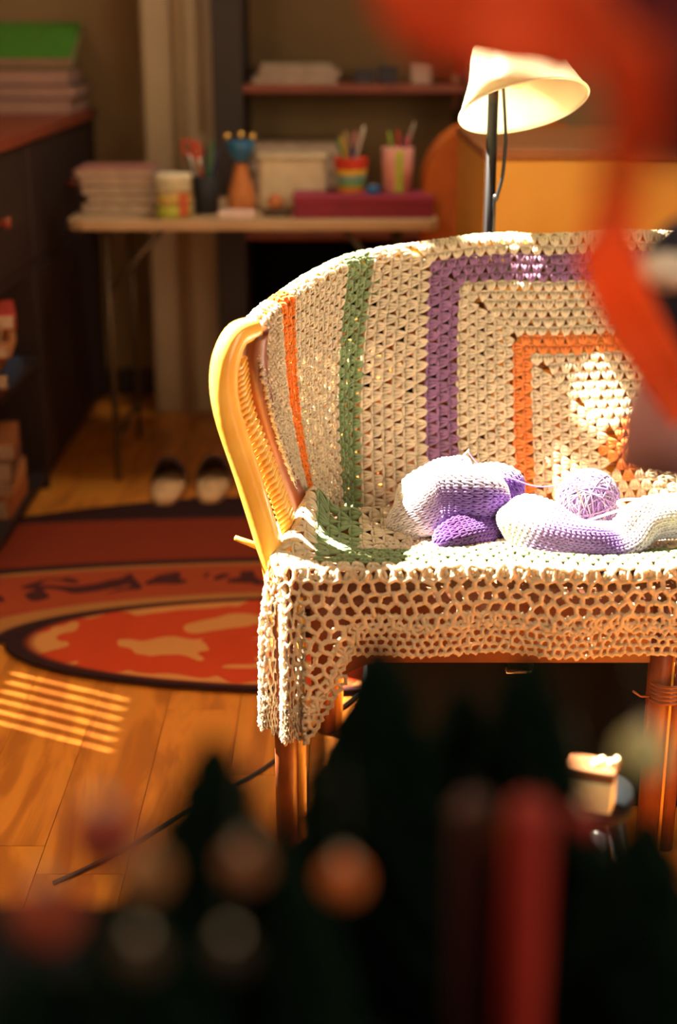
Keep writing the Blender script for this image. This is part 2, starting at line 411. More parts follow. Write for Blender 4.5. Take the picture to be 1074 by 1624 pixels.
# open net border: honeycomb of yarn bars
def net(surf, keep, cell, hem, seat):
    h = cell * math.sqrt(3) / 2; E = set(); out = []
    pts = {}
    def vid(x, y): return (round(x / (cell * .25)), round(y / (h / 6)))
    nx = int(1.8 / cell); ny = int(1.9 / (cell * .866))
    R = cell / math.sqrt(3)
    for i in range(-nx // 2, nx // 2 + 1):
        for j in range(-ny // 2, ny // 2 + 1):
            cx = (i + (.5 if j % 2 else 0)) * cell; cy = j * cell * .866
            if not keep(cx, cy): continue
            vs = [(cx + R * math.sin(q * PI / 3), cy + R * math.cos(q * PI / 3)) for q in range(6)]
            for q in range(6):
                a, b = vs[q], vs[(q + 1) % 6]
                ka, kb = vid(*a), vid(*b); key = (min(ka, kb), max(ka, kb))
                if key in E: continue
                E.add(key); pts.setdefault(ka, a); pts.setdefault(kb, b); out.append((pts[ka], pts[kb]))
    jit = {}
    for a, b in out:
        for p in (a, b):
            if p not in jit: jit[p] = rng.normal(0, cell * .085, 2)
        A = np.array(a) + jit[a]; B = np.array(b) + jit[b]; d = B - A; L = np.linalg.norm(d); d /= L; nn = np.array([d[1], -d[0]])
        tv, tf = tube_local([(0, -.001, 0), (0, L * .25, .001), (0, L * .5, .0), (0, L * .75, .001), (0, L + .001, 0)], np.array((.0047, .0034, .0038, .0034, .0047)) * (cell / .020) ** .5 * rng.uniform(.85, 1.15))
        U = A[0] + tv[:, 0] * nn[0] + tv[:, 1] * d[0]; V = A[1] + tv[:, 0] * nn[1] + tv[:, 1] * d[1]
        put('lace', 'seat' if seat else 'back', np.stack([U, V, tv[:, 2] + rng.normal(0, .0008)], -1)); NETF[0] = tf
NETF = [None]
def lim(u):
    q = min(max((abs(u) - .455) / .085, 0), 1); return .630 + .135 * q * q * (3 - 2 * q)
def inseat(u, v, e=0.):
    dx = abs(u) - (SA - RC); dy = v - (SB_ - RC)
    if v < .165 or (abs(u) > SA + .01 and v < .475): return False
    if dx > 0: return math.hypot(dx, max(dy, 0)) < .275 + e
    return v < lim(u) + e
net(None, lambda u, v: inseat(u, v) and (v > GV or abs(u) > GU) and u < .66, .0205, None, True)
net(None, lambda u, v: inseat(u, v, .036) and not inseat(u, v, -.014) and (v > GV or abs(u) > GU) and u < .66, .0130, None, True)
net(None, lambda u, v: -.862 < u < -.755 and VT - .10 < v < VB - .03, .0125, None, False)
# build meshes, one part for each colour of yarn
blanket = thing('crochet_blanket', 'cream crochet granny-square blanket with purple, green and orange rounds draped over wicker settee', 'blanket', (CX, 2.2, .47))
PN = {'cream': ('granny_stitches', 'cream', 'cream granny clusters'), 'purple': ('stripe', 'purple', 'purple round of the granny square'), 'green': ('stripe', 'green', 'green round of the granny square'),
      'orange': ('stripe', 'orange', 'orange round and centre of the granny square'), 'deep_orange': ('stripe', 'deep_orange', 'outer bright orange round'), 'lace': ('lace_border', 'lacey', 'open lace border with small scallops')}
for key, d in groups.items():
    V = []; F = []; n = 0; f0 = CF if key != 'lace' else NETF[0]
    for sname, arrs in d.items():
        A = np.array(arrs); P = place(surf_back if sname == 'back' else surf_seat, A[..., 0], A[..., 1], A[..., 2])
        if key == 'lace' or sname: pass
        nv = A.shape[1]; V.append(P.reshape(-1, 3))
        F.append((f0[None] + (np.arange(len(A)) * nv)[:, None, None] + n).reshape(-1, 4)); n += len(A) * nv
    V = np.vstack(V); F = np.vstack(F)
    V = V + rng.normal(0, .00035, V.shape)
    mb = MB(); mb.add(V, F); nm, mk, lb = PN[key]
    o = mb.build(nm, M[mk], blanket); o['label'] = lb; o['kind'] = 'stuff'

# ------------------------------------------------------------------ settee
settee = thing('wicker_settee', 'low wicker settee of honey-coloured bent cane under the crochet blanket', 'settee', (CX, 2.1, 0))
def bs(u, v, c=0.): return Vector(place(surf_back, np.array([u], float), np.array([v], float), np.array([c], float))[0])
MB().tube([bs(u, VT, -.017) for u in np.linspace(-.86, .86, 70)], .0125, 10).build('top_rail', M['rattan'], settee)
for u in np.linspace(-.80, .80, 33):
    MB().tube([bs(u, v, -.019) for v in np.linspace(VT, VB, 9)], .0062, 6).build('cane_stake', M['cane'], settee)
wv = MB()
for i, v in enumerate(np.linspace(VT + .03, VB - .02, 22)):
    us = np.linspace(-.81, .81, 67)
    wv.tube([bs(u, v, -.022 + (.006 if (k + i) % 2 else -.006)) for k, u in enumerate(us)], .0042, 5)
o = wv.build('cane_weave', M['cane'], settee); o['kind'] = 'stuff'
mir = lambda p, s: p if s > 0 else Vector((2 * CX - p[0], p[1], p[2]))
for s in (1, -1):
    pts = [(-.082, 1.945, .32), (-.088, 1.940, .40), (-.094, 1.94, .46), (-.128, 1.955, .58), (-.158, 1.965, .68), (-.162, 1.975, .74), (-.146, 1.99, .785), (-.118, 2.01, .795)]
    P = [mir(Vector(p), s) for p in smooth_path(pts, 7)]
    rr = np.interp(np.linspace(0, 1, len(P)), [0, .45, .75, 1], [.019, .0195, .021, .017])
    MB().tube(P, rr, 14).build('arm_post', M['rattan'], settee)
    pts2 = [(-.118, 2.01, .790), (-.122, 2.03, .74), (-.112, 2.06, .66), (-.088, 2.09, .56), (-.060, 2.10, .48), (-.055, 2.10, .40)]
    P2 = [mir(Vector(p), s) for p in smooth_path(pts2, 6)]
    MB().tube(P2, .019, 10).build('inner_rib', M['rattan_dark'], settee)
    br = MB()
    A = smooth_path([(-.143, 1.985, .745), (-.135, 1.99, .68), (-.108, 1.995, .60), (-.085, 2.0, .53), (-.068, 2.0, .47)], 8)
    for k, p in enumerate(A):
        d = (A[min(k + 1, len(A) - 1)] - A[max(k - 1, 0)]).normalized()
        q = Vector((0.012, .012, .004)); a = p - q * .9 + d * .006; b = p + q * .9 - d * .006
        br.tube([mir(a, s), mir(p + Vector((.003, -.006, 0)), s), mir(b, s)], (.0035, .0052, .0035), 6)
    br.build('braid', M['rattan'], settee)
    MB().tube([mir(Vector(p), s) for p in ((-.100, 1.950, .468), (-.118, 1.946, .485), (-.150, 1.940, .500))], (.006, .0055, .004), 7).build('cane_end', M['rattan'], settee)
# legs with grooves: two canes bound together
def leg(x, y, top=.42, x2=None):
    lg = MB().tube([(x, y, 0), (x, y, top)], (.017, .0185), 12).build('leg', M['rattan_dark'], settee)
    MB().tube([(x + .021, y + .004, .0), (x + .021, y + .004, top)], .0085, 8).build('leg_cane', M['rattan'], lg)
    return lg
leg(-.078, 1.907, .42); leg(.474, 1.91); leg(1.040, 1.907, .42)
leg(-.02, 2.30); leg(.97, 2.30)
MB().tube([(.503, 1.915, 0), (.503, 1.915, .40)], .013, 10).build('leg_brace', M['rattan_dark'], settee)
b = MB()
for k in range(5): b.lathe([(.026, -.003), (.0285, 0), (.026, .003)], (.485, 1.908, .262 + k * .0065), 18)
b.build('cane_binding', M['rattan_dark'], settee)
MB().tube([(.463, 1.900, .266), (.445, 1.895, .268), (.432, 1.890, .279)], .0018, 5).build('loose_cane_end', M['rattan_dark'], settee)
ap = MB()                                       # arched front apron
n = 60; xs = np.linspace(-.04, .985, n); V = []
for xx in xs:
    e = min(abs(xx + .04), abs(xx - .985)); lo = .318 - .050 * max(0, 1 - e / .09) ** 1.2
    for y_, z_ in ((1.905, lo), (1.905, .425), (1.930, .425), (1.930, lo)): V.append((xx, y_, z_))
F = [[i * 4 + j, i * 4 + (j + 1) % 4, i * 4 + 4 + (j + 1) % 4, i * 4 + 4 + j] for i in range(n - 1) for j in range(4)]
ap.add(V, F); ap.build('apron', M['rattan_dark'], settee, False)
for a, b_ in (((-.05, 1.92, .35), (-.02, 2.28, .42)), ((.966, 1.92, .35), (.99, 2.28, .42)), ((-.02, 2.27, .34), (.97, 2.30, .42))): span('seat_rail', a, b_, M['rattan_dark'], settee)
MB().box((CX, 2.085, .418), (1.11, .365, .044)).build('seat_pad', M['cushion'], settee, False, bevel=.02)

# ------------------------------------------------------------------ knitting
W0, LI, PU, DP = np.array((.92, .86, .80)), np.array((.34, .20, .55)), np.array((.10, .035, .30)), np.array((.08, .02, .15))
def knit(name, pts, rad, dye, parent, flatten=1.0, seed=0, step=.0068):
    C = np.array([tuple(p) for p in smooth_path(pts, 10)]); d = np.r_[0, np.cumsum(np.linalg.norm(np.diff(C, axis=0), axis=1))]
    L = d[-1]; R = lambda s: np.interp(s / L, np.linspace(0, 1, len(rad)), rad)
    rs = np.random.default_rng(seed)
    T = np.gradient(C, axis=0); T /= np.linalg.norm(T, axis=1)[:, None]
    up = np.array([0, 0, 1.])
    S = np.cross(T, up); S /= np.linalg.norm(S, axis=1)[:, None] + 1e-9; Nn = np.cross(S, T)
    def pos(s, ph, c=0.):
        i = np.array([np.interp(s, d, X) for X in C.T]); t_s = np.array([np.interp(s, d, X) for X in S.T]); t_n = np.array([np.interp(s, d, X) for X in Nn.T])
        end = min(s, L - s) ; rr = R(s) * math.sqrt(max(0.02, 1 - max(0, 1 - end / (R(s) * .8)) ** 2))
        rr *= 1 + .09 * math.sin(3 * ph + s * 40) + .05 * math.sin(5 * ph - s * 25)
        return i + (rr + c) * (math.cos(ph) * t_s + math.sin(ph) * t_n * flatten)
    core = MB(); m = 28; n = 40
    V = [pos(L * k / (n - 1), 2 * PI * j / m, -.002) for k in range(n) for j in range(m)]
    V += [C[0], C[-1]]
    F = [[k * m + j, k * m + (j + 1) % m, (k + 1) * m + (j + 1) % m, (k + 1) * m + j] for k in range(n - 1) for j in range(m)]
    F += [[n * m, (j + 1) % m, j, j] for j in range(m)] + [[n * m + 1, (n - 1) * m + j, (n - 1) * m + (j + 1) % m, (n - 1) * m + (j + 1) % m] for j in range(m)]
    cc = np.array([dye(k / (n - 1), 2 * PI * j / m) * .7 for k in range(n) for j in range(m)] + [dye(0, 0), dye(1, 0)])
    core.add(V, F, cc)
    s = step * .5
    while s < L:
        rr = R(s) * math.sqrt(max(0.04, 1 - max(0, 1 - min(s, L - s) / (R(s) * .8)) ** 2)); cnt = max(6, int(2 * PI * rr / .0078))
        for j in range(cnt):
            ph = 2 * PI * (j + .5) / cnt; hw = PI / cnt
            col = np.clip(dye(s / L, ph) * rs.uniform(.88, 1.1), 0, 1)
            for sg in (-1, 1):
                pts_ = [pos(max(s - step * .35, 0), ph + sg * hw * .85, .0006), pos(s + step * .2, ph + sg * hw * .55, .0022), pos(min(s + step * .85, L), ph + sg * hw * .10, .0002)]
                core.tube(pts_, (.0014, .0021, .0014), 5, False, np.tile(col, (3, 1)))
        s += step
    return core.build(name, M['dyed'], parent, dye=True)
def mixc(a, b, t): t = min(max(t, 0), 1); return a * (1 - t) + b * t
def nz1(x, k): return .5 + .5 * math.sin(x * k + 1.3 * math.sin(x * k * .43))
scarf = thing('knitted_scarf', 'purple and white variegated knitting heaped on the settee seat', 'knitting', tuple(W(800, 860, 2.03)))
def seatp(px, py, d, lift=0): p = W(px, py, d); p.z += lift; return p
def zs(y): return .482 - .034 * min(max((y - 1.915) / .33, 0), 1) ** 1.2
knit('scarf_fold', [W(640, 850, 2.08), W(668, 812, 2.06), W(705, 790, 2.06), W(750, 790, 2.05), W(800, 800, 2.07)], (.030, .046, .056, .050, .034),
     lambda s, p: mixc(W0, mixc(LI, PU, nz1(s, 9)), min(max(math.cos(p) * 1.0 - math.sin(p) * .7 + .25, 0), 1) * (.5 + .8 * nz1(s + .2, 9)) * min(s * 3, 1)), scarf, .95, 1)  # variegated dye, with sunlit top whitened and shaded front purpled
knit('scarf_fold', [W(672, 800, 2.12), W(700, 768, 2.11), W(728, 744, 2.10), W(741, 728, 2.095)], (.030, .036, .026, .010),
     lambda s, p: mixc(W0, LI, nz1(s * 3 + p, 3) * .9), scarf, 1, 2)
knit('scarf_fold', [W(720, 790, 2.12), W(760, 776, 2.11), W(800, 772, 2.11), W(828, 786, 2.10)], (.030, .036, .034, .024),
     lambda s, p: mixc(W0, PU, (s - .35) * 1.8 + .4 * math.cos(p)), scarf, .9, 3)
knit('scarf_fold', [W(690, 866, 1.99), W(725, 850, 1.99), W(765, 842, 2.01), W(792, 848, 2.03)], (.020, .026, .026, .018),
     lambda s, p: mixc(DP, PU, nz1(s, 11) * .8), scarf, .9, 4)
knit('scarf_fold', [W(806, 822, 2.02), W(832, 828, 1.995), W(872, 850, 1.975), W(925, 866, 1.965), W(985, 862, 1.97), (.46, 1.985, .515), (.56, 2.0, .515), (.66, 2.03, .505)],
     (.034, .043, .040, .031, .030, .034, .036, .03),
     lambda s, p: mixc(W0, mixc(LI, PU, nz1(s + .1, 13)), math.exp(-((s - .27) / .14) ** 2) * 1.3 + (.7 * max(-math.sin(p), 0) + .3 * max(math.cos(p), 0)) * (s > .12)), scarf, .95, 5)  # underside and front purpled as shade, on top of the variegated dye
nd = MB().tube([W(744, 713, 2.09), W(732, 726, 2.09), W(700, 770, 2.10)], (.0008, .0014, .0014), 6).build('needle_tip', M['needle'], scarf)
cable = smooth_path([W(742, 716, 2.06), W(765, 740, 2.06), W(815, 760, 2.05), W(860, 772, 2.05), W(930, 762, 2.05)], 8)
MB().tube(cable, .0011, 5).build('yarn_tail', M['ball'], scarf)
MB().tube(smooth_path([W(735, 883, 1.93), W(790, 884, 1.925), W(815, 874, 1.925), W(835, 866, 1.93)], 8), .0015, 5).build('yarn_tail', M['white_yarn'], scarf)
bc = W(933, 793, 2.14); RB = .050
ball = thing('yarn_ball', 'round lilac yarn ball behind the knitted scarf on the seat', 'yarn', tuple(bc))
mb = MB(); rs = np.random.default_rng(5)
core = MB(); core.lathe([(RB * .93 * math.sin(a) + 1e-5, -RB * .93 * math.cos(a)) for a in np.linspace(0, PI, 16)], tuple(bc), 24).build('core', M['ball'], ball)
for k in range(90):
    ax = rs.normal(0, 1, 3); ax[2] *= .6; ax /= np.linalg.norm(ax); u = np.cross(ax, (0, 0, 1.)); u /= np.linalg.norm(u); v = np.cross(ax, u); h = rs.uniform(-.35, .35) * RB
    rr = math.sqrt((RB * rs.uniform(.96, 1.0)) ** 2 - h * h); th = np.linspace(0, 2 * PI, 26, endpoint=False)
    t0 = .0
    mb.tube([np.array(bc) + ax * h + rr * (math.cos(t) * u + math.sin(t) * v) for t in th], .0013, 5, False, mixc(W0, mixc(LI, PU, rs.uniform()), rs.uniform(.55, 1.3)) * .75, closed=True)
mb.build('wound_strands', M['dyed'], ball, dye=True)
nn = thing('circular_needles', 'pale circular knitting needles with a looped white cord beside the yarn ball', 'knitting needles', tuple(W(960, 810, 2.03)))
MB().tube([W(900, 836, 2.02), W(986, 808, 2.03)], (.0012, .0022), 8).build('needle', M['needle'], nn)
lp = smooth_path([W(986, 808, 2.03), W(1005, 798, 2.03), W(1045, 800, 2.04), W(1085, 797, 2.05), W(1120, 806, 2.05), W(1085, 809, 2.045), W(1030, 810, 2.04), W(992, 806, 2.03), W(980, 797, 2.03), W(1000, 792, 2.035), W(1060, 793, 2.05)], 8)
MB().tube(lp, .0022, 6).build('cord', M['white_yarn'], nn)
MB().tube([W(905, 752, 2.085), W(926, 803, 2.075)], (.0012, .0016), 6).build('needle', M['dneedle'], nn)

# ------------------------------------------------------------------ floor lamp
LD = 2.54
base = W(775, 378, LD); lx = base.x
lamp = thing('floor_lamp', 'black floor lamp with tilted cream bell shade behind the settee', 'lamp', (lx, LD, 0))
pz = W(775, 120, LD).z
MB().lathe([(.001, 0), (.13, 0), (.13, .012), (.11, .02), (.02, .026), (.0085, .03)], (lx, LD, 0), 36).build('base', M['lamp_metal'], lamp)
MB().tube([(lx, LD, .03), (lx, LD, pz)], .0095, 12).build('pole', M['lamp_metal'], lamp)
# shade: axis tilted, opening towards the viewer and down
c_open = W(831, 168, LD - .06)
axis = Vector((-.17, .42, .90)).normalized()
R = axis.to_track_quat('Z', 'Y').to_matrix()
hw = .5 * (W(932, 168, LD).x - W(731, 168, LD).x)
prof = [(hw * 1.0, 0), (hw * .985, .004), (hw * .93, .018), (hw * .84, .038), (hw * .76, .058), (hw * .705, .080), (hw * .665, .098), (hw * .615, .112), (hw * .54, .122), (hw * .43, .129), (hw * .28, .133), (hw * .15, .135), (.012, .135)]
mb = MB(); mb.lathe(prof, tuple(c_open), 56, R)
sh = mb.build('shade', M['glass_shade'], lamp); so = sh.modifiers.new('solid', 'SOLIDIFY'); so.thickness = .003
lip = MB(); th = np.linspace(0, 2 * PI, 64, endpoint=False)
lip.tube([np.array(c_open) + np.array(R @ Vector((hw * math.cos(t), hw * math.sin(t), 0))) for t in th], .0028, 8, closed=True).build('shade_rim', M['glass_shade'], sh)
top = c_open + axis * .130
MB().tube(smooth_path([(lx, LD, pz - .01), (lx - .0, LD, pz + .03), tuple(top + axis * .03 + Vector((-.01, 0, 0))), tuple(top + axis * .0)], 8), .007, 10).build('arm', M['lamp_metal'], lamp)
MB().lathe([(.022, .13), (.024, .10), (.018, .085), (.001, .085)], tuple(c_open), 20, R).build('socket', M['needle'], lamp)
MB().lathe([(.001, .035)] + [(.026 * math.sin(a), .06 - .026 * math.cos(a)) for a in np.linspace(.2, 2.4, 10)] + [(.014, .09)], tuple(c_open), 20, R).build('bulb', M['glass_shade'], lamp)
MB().tube(smooth_path([tuple(c_open + axis * .1 + Vector((-.02, .0, 0))), W(802, 206, LD - .02), W(801, 240, LD - .02), W(797, 280, LD - .02), W(788, 315, LD - .02), W(783, 345, LD - .01), (lx + .012, LD, .5), (lx + .03, LD, .03)], 8), .0032, 7).build('cord', M['black'], lamp)
# power cord lying on the boards
pp = [WZ(85, 1400, .004), WZ(135, 1378, .004), WZ(210, 1340, .004), WZ(300, 1285, .004), WZ(395, 1233, .004), WZ(440, 1203, .004), WZ(485, 1165, .004), WZ(530, 1132, .004), WZ(575, 1098, .004), WZ(640, 1030, .004), WZ(700, 960, .004)]
tag(MB().tube(smooth_path(pp, 8), .0036, 7).build('power_cord', M['black']), 'thin black power cord running across the wooden floor past the settee leg', 'cord')

# ------------------------------------------------------------------ under the settee
bx = thing('storage_case', 'large black case pushed under the wicker settee', 'case', (.36, 2.17, 0))
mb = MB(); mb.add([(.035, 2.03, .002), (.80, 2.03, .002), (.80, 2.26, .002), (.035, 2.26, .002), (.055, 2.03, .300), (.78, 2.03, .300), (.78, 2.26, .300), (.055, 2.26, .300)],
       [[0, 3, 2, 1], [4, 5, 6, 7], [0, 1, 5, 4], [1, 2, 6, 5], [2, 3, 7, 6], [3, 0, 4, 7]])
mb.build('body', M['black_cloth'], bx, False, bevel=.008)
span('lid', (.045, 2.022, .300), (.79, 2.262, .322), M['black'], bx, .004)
MB().tube([(.26, 2.02, .262), (.262, 2.008, .255), (.298, 2.008, .255), (.30, 2.02, .262)], .004, 8).build('handle', M['steel'], bx)

# ------------------------------------------------------------------ rugs
def rug_mat(name, kind):
    m = bpy.data.materials.new(name); m.use_nodes = True; nt = m.node_tree; N = nt.nodes; L = nt.links; p = N['Principled BSDF']
    p.inputs['Roughness'].default_value = .95; p.inputs['Specular IOR Level'].default_value = .1
    tc = N.new('ShaderNodeTexCoord'); sp = N.new('ShaderNodeSeparateXYZ'); L.new(tc.outputs['Object'], sp.inputs[0])
    def math_(op, a, b=None):
        n_ = N.new('ShaderNodeMath'); n_.operation = op
        for i, q in enumerate((a, b)):
            if q is None: continue
            if isinstance(q, (int, float)): n_.inputs[i].default_value = q
            else: L.new(q, n_.inputs[i])
        return n_.outputs[0]
    a = 1 / .66; b = 1 / .235
    X = math_('MULTIPLY', sp.outputs[0], a); Y = math_('MULTIPLY', sp.outputs[1], b)
    r = math_('SQRT', math_('ADD', math_('MULTIPLY', X, X), math_('MULTIPLY', Y, Y)))
    ang = math_('ARCTAN2', Y, X)
    nz = N.new('ShaderNodeTexNoise'); nz.inputs['Scale'].default_value = 5.5; nz.inputs['Detail'].default_value = 1.0; nz.inputs['Distortion'].default_value = 1.5; L.new(tc.outputs['Object'], nz.inputs[0])
    fl = math_('ADD', math_('SINE', math_('ADD', math_('MULTIPLY', ang, 9 if kind else 6), math_('MULTIPLY', nz.outputs['Fac'], 14))), math_('SINE', math_('MULTIPLY', r, 15 if not kind else 9)))
    g = math_('GREATER_THAN', fl, .55)
    mx = N.new('ShaderNodeMix'); mx.data_type = 'RGBA'; L.new(g, mx.inputs[0])
    if kind == 0: mx.inputs[6].default_value = (.56, .06, .018, 1); mx.inputs[7].default_value = (.62, .26, .08, 1)
    else: mx.inputs[6].default_value = (.36, .06, .022, 1); mx.inputs[7].default_value = (.07, .018, .02, 1)
    cr = N.new('ShaderNodeValToRGB'); L.new(math_('MULTIPLY', r, .25), cr.inputs[0]); cr.color_ramp.interpolation = 'LINEAR'
    E = cr.color_ramp.elements
    # mask: white keeps the figured field, otherwise the plain band colour
    bands = [(0, 1), (.93, 0)] if kind == 0 else [(0, 0), (1.20, 1), (1.93, 0)]
    E[0].position = 0; E[0].color = (bands[0][1],) * 3 + (1,); E.remove(E[1])
    for q, v_ in bands[1:]:
        e = E.new(q * .25 - .006); e.color = (1 - v_,) * 3 + (1,); e = E.new(q * .25); e.color = (v_,) * 3 + (1,)
    cb = N.new('ShaderNodeValToRGB'); L.new(math_('MULTIPLY', r, .25), cb.inputs[0]); E = cb.color_ramp.elements
    dark = (.035, .014, .016, 1); tan = (.42, .17, .05, 1); red = (.24, .035, .015, 1)
    stops = [(.0, red), (.93, red), (.95, dark)] if kind == 0 else [(0, dark), (1.05, dark), (1.07, tan), (1.18, tan), (1.93, tan), (1.98, tan), (2.0, dark), (2.1, dark), (2.14, red), (3.3, red), (3.4, dark)]
    E[0].position = stops[0][0]; E[0].color = stops[0][1]; E.remove(E[1])
    for q, v_ in stops[1:]: e = E.new(q * .25); e.color = v_
    m2 = N.new('ShaderNodeMix'); m2.data_type = 'RGBA'; L.new(cr.outputs[0], m2.inputs[0]); L.new(cb.outputs[0], m2.inputs[6]); L.new(mx.outputs[2], m2.inputs[7])
    L.new(m2.outputs[2], p.inputs['Base Color'])
    nb = N.new('ShaderNodeTexNoise'); nb.inputs['Scale'].default_value = 500; bm = N.new('ShaderNodeBump'); bm.inputs['Strength'].default_value = .5; bm.inputs['Distance'].default_value = .002
    L.new(nb.outputs[0], bm.inputs['Height']); L.new(bm.outputs[0], p.inputs['Normal'])
    return m
rc = WZ(330, 1022, 0)
rc = Vector((-.02, 2.675, 0))
def disc(name, c, ax, ay, z0, h, m, a0=0, a1=2 * PI, n=96):
    th = np.linspace(a0, a1, n); V = [(0, 0, z0 + h)]; 
    for t in th: V.append((ax * math.cos(t), ay * math.sin(t), z0 + h))
    for t in th: V.append((ax * 1.004 * math.cos(t), ay * 1.004 * math.sin(t), z0))
    F = [[0, i + 1, i + 2, i + 2] for i in range(n - 1)] + [[i + 1, i + 1 + n, i + 2 + n, i + 2] for i in range(n - 1)]
    mb = MB(); mb.add(V, F); o = mb.build(name, m, None, False); o.location = c; return o
tag(disc('oval_rug', rc, .66, .235, .0075, .006, rug_mat('red_oval_rug', 0)), 'small oval red rug with beige scrollwork at the edge of the bare boards', 'rug')
tag(disc('figured_rug', rc, 1.34, .98, 0.0005, .0065, rug_mat('dark_figured_rug', 1), 0, PI), 'large dark red figured rug behind the small oval rug', 'rug')

# ------------------------------------------------------------------ folding desk
DX0, DX1, DY0, DY1, DZ = -.715, .262, 3.74, 4.30, .725
desk = thing('folding_desk', 'pale folding desk with thin steel legs by the pillar, crowded with stationery', 'desk', ((DX0 + DX1) / 2, 4.0, 0))
mb = MB(); V = []; outline = [(DX0 + .05, DY0), (DX1 - .02, DY0), (DX1, DY0 + .02), (DX1, DY1), (DX0, DY1), (DX0, DY0 + .05), (DX0 + .015, DY0 + .015)]
for z in (DZ - .026, DZ): V += [(x_, y_, z) for x_, y_ in outline]
k = len(outline); F = [[i, (i + 1) % k, k + (i + 1) % k, k + i] for i in range(k)]
mb.add(V, F); mb.f.append(np.array([list(range(k))[::-1]])); mb.f.append(np.array([list(range(k, 2 * k))])); mb.build('desktop', M['desk'], desk, False, bevel=.004)
for x_ in (DX0 + .10, DX1 - .10):
    for y_ in (DY0 + .06, DY1 - .06): MB().tube([(x_, y_, 0), (x_, y_, DZ - .026)], .009, 8).build('leg', M['desk_leg'], desk)
    MB().tube([(x_, DY0 + .06, .12), (x_, DY1 - .06, .12)], .007, 8).build('crossbar', M['desk_leg'], desk)
for x_, s in ((DX0 + .10, 1), (DX1 - .10, -1)): MB().tube([(x_, DY0 + .07, .53), (x_ + s * .15, DY0 + .07, DZ - .028)], .008, 8).build('strut', M['desk_leg'], desk)

# ------------------------------------------------------------------ slippers
def slipper(p, label):
    t = thing('slipper', label, 'slipper', tuple(p), 'slippers under the desk')
    L_, w_ = .235, .086
    n = 24; V = []
    out = []
    for k in range(n):
        a = 2 * PI * k / n; yy = -math.cos(a) * L_ / 2; ww = w_ / 2 * abs(math.sin(a)) ** .6 * (1 + .12 * (yy / L_)) * (1 if math.sin(a) > 0 else -1); out.append((ww, yy + L_ / 2))
    for z, s in ((0, .96), (.022, 1), (.028, .95)): V += [(p.x + a * s, p.y + L_ / 2 + (b - L_ / 2) * s, p.z + z) for a, b in out]
    F = [[l * n + i, l * n + (i + 1) % n, (l + 1) * n + (i + 1) % n, (l + 1) * n + i] for l in range(2) for i in range(n)]
    mb = MB(); mb.add(V, F); mb.f.append(np.array([list(range(2 * n, 3 * n))])); mb.f.append(np.array([list(range(n))[::-1]]))
    mb.build('sole', flat('tan_insole', (.80, .48, .24)), t)
    up = MB(); V = []; ny, na = 8, 12
    for i in range(ny):
        f_ = i / (ny - 1); yy = p.y + L_ * (.62 + .38 * f_); hw_ = w_ / 2 * (1.03 - .55 * f_ ** 3); hh = .062 * (1 - f_ ** 2.5) + .012
        for j in range(na):
            a = PI * j / (na - 1); V.append((p.x + hw_ * math.cos(a), yy, p.z + .018 + hh * math.sin(a)))
    F = [[i * na + j, i * na + j + 1, (i + 1) * na + j + 1, (i + 1) * na + j] for i in range(ny - 1) for j in range(na - 1)]
    up.add(V, F); o = up.build('upper', flat('dark_slipper_felt', (.05, .02, .015)), t)
    so = o.modifiers.new('solid', 'SOLIDIFY'); so.thickness = .006
slipper(WZ(259, 806, .0), 'left of the two tan open-backed slippers on the floor under the desk')
slipper(WZ(332, 803, .0), 'right of the two tan open-backed slippers on the floor under the desk')

# ------------------------------------------------------------------ books and stationery
def book(name, c, d, rz, cover, label, cat, group, paper=None, parent=None):
    t = thing(name, label, cat, tuple(c), group, rz)
    x_, y_, z_ = d; R_ = Matrix.Rotation(rz, 3, 'Z'); cc = Vector(c)
    def b(nm, lo, sz, m):
        q = cc + R_ @ Vector(lo); return box(nm, q, sz, m, t, .0008, rz)
    b('pages', (.002, 0, z_ / 2), (x_ - .008, y_ - .006, z_ - .004), paper or M['paper'])
    b('cover', (0, 0, z_ - .001), (x_, y_, .002), cover); b('cover', (0, 0, .001), (x_, y_, .002), cover)
    b('spine', (-x_ / 2 + .001, 0, z_ / 2), (.002, y_, z_ - .004), cover)
    return t
# tall dark dresser against the left wall
DR = thing('dark_dresser', 'tall dark wooden shelf unit at the left with books on it', 'cabinet', (-1.1, 3.7, 0))
x0, x1, y0, y1, zt = -1.39, -.795, 2.95, 4.78, .955
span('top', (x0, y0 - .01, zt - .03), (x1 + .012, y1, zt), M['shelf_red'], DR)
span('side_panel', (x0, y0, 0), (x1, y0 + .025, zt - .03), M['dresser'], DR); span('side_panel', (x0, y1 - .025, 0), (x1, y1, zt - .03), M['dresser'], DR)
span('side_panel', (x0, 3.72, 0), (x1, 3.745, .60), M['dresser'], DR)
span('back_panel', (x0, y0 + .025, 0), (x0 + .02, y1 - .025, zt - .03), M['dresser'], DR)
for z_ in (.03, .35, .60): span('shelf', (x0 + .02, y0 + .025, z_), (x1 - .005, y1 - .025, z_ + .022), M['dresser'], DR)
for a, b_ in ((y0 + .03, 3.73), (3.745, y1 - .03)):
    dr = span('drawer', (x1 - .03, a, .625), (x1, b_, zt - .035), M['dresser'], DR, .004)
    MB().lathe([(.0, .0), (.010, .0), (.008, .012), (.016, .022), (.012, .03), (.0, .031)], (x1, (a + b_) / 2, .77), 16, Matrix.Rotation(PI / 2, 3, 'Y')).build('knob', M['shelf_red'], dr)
span('panel', (x1 - .02, 3.745, .052), (x1, y1 - .03, .60), M['dresser'], DR, .003)
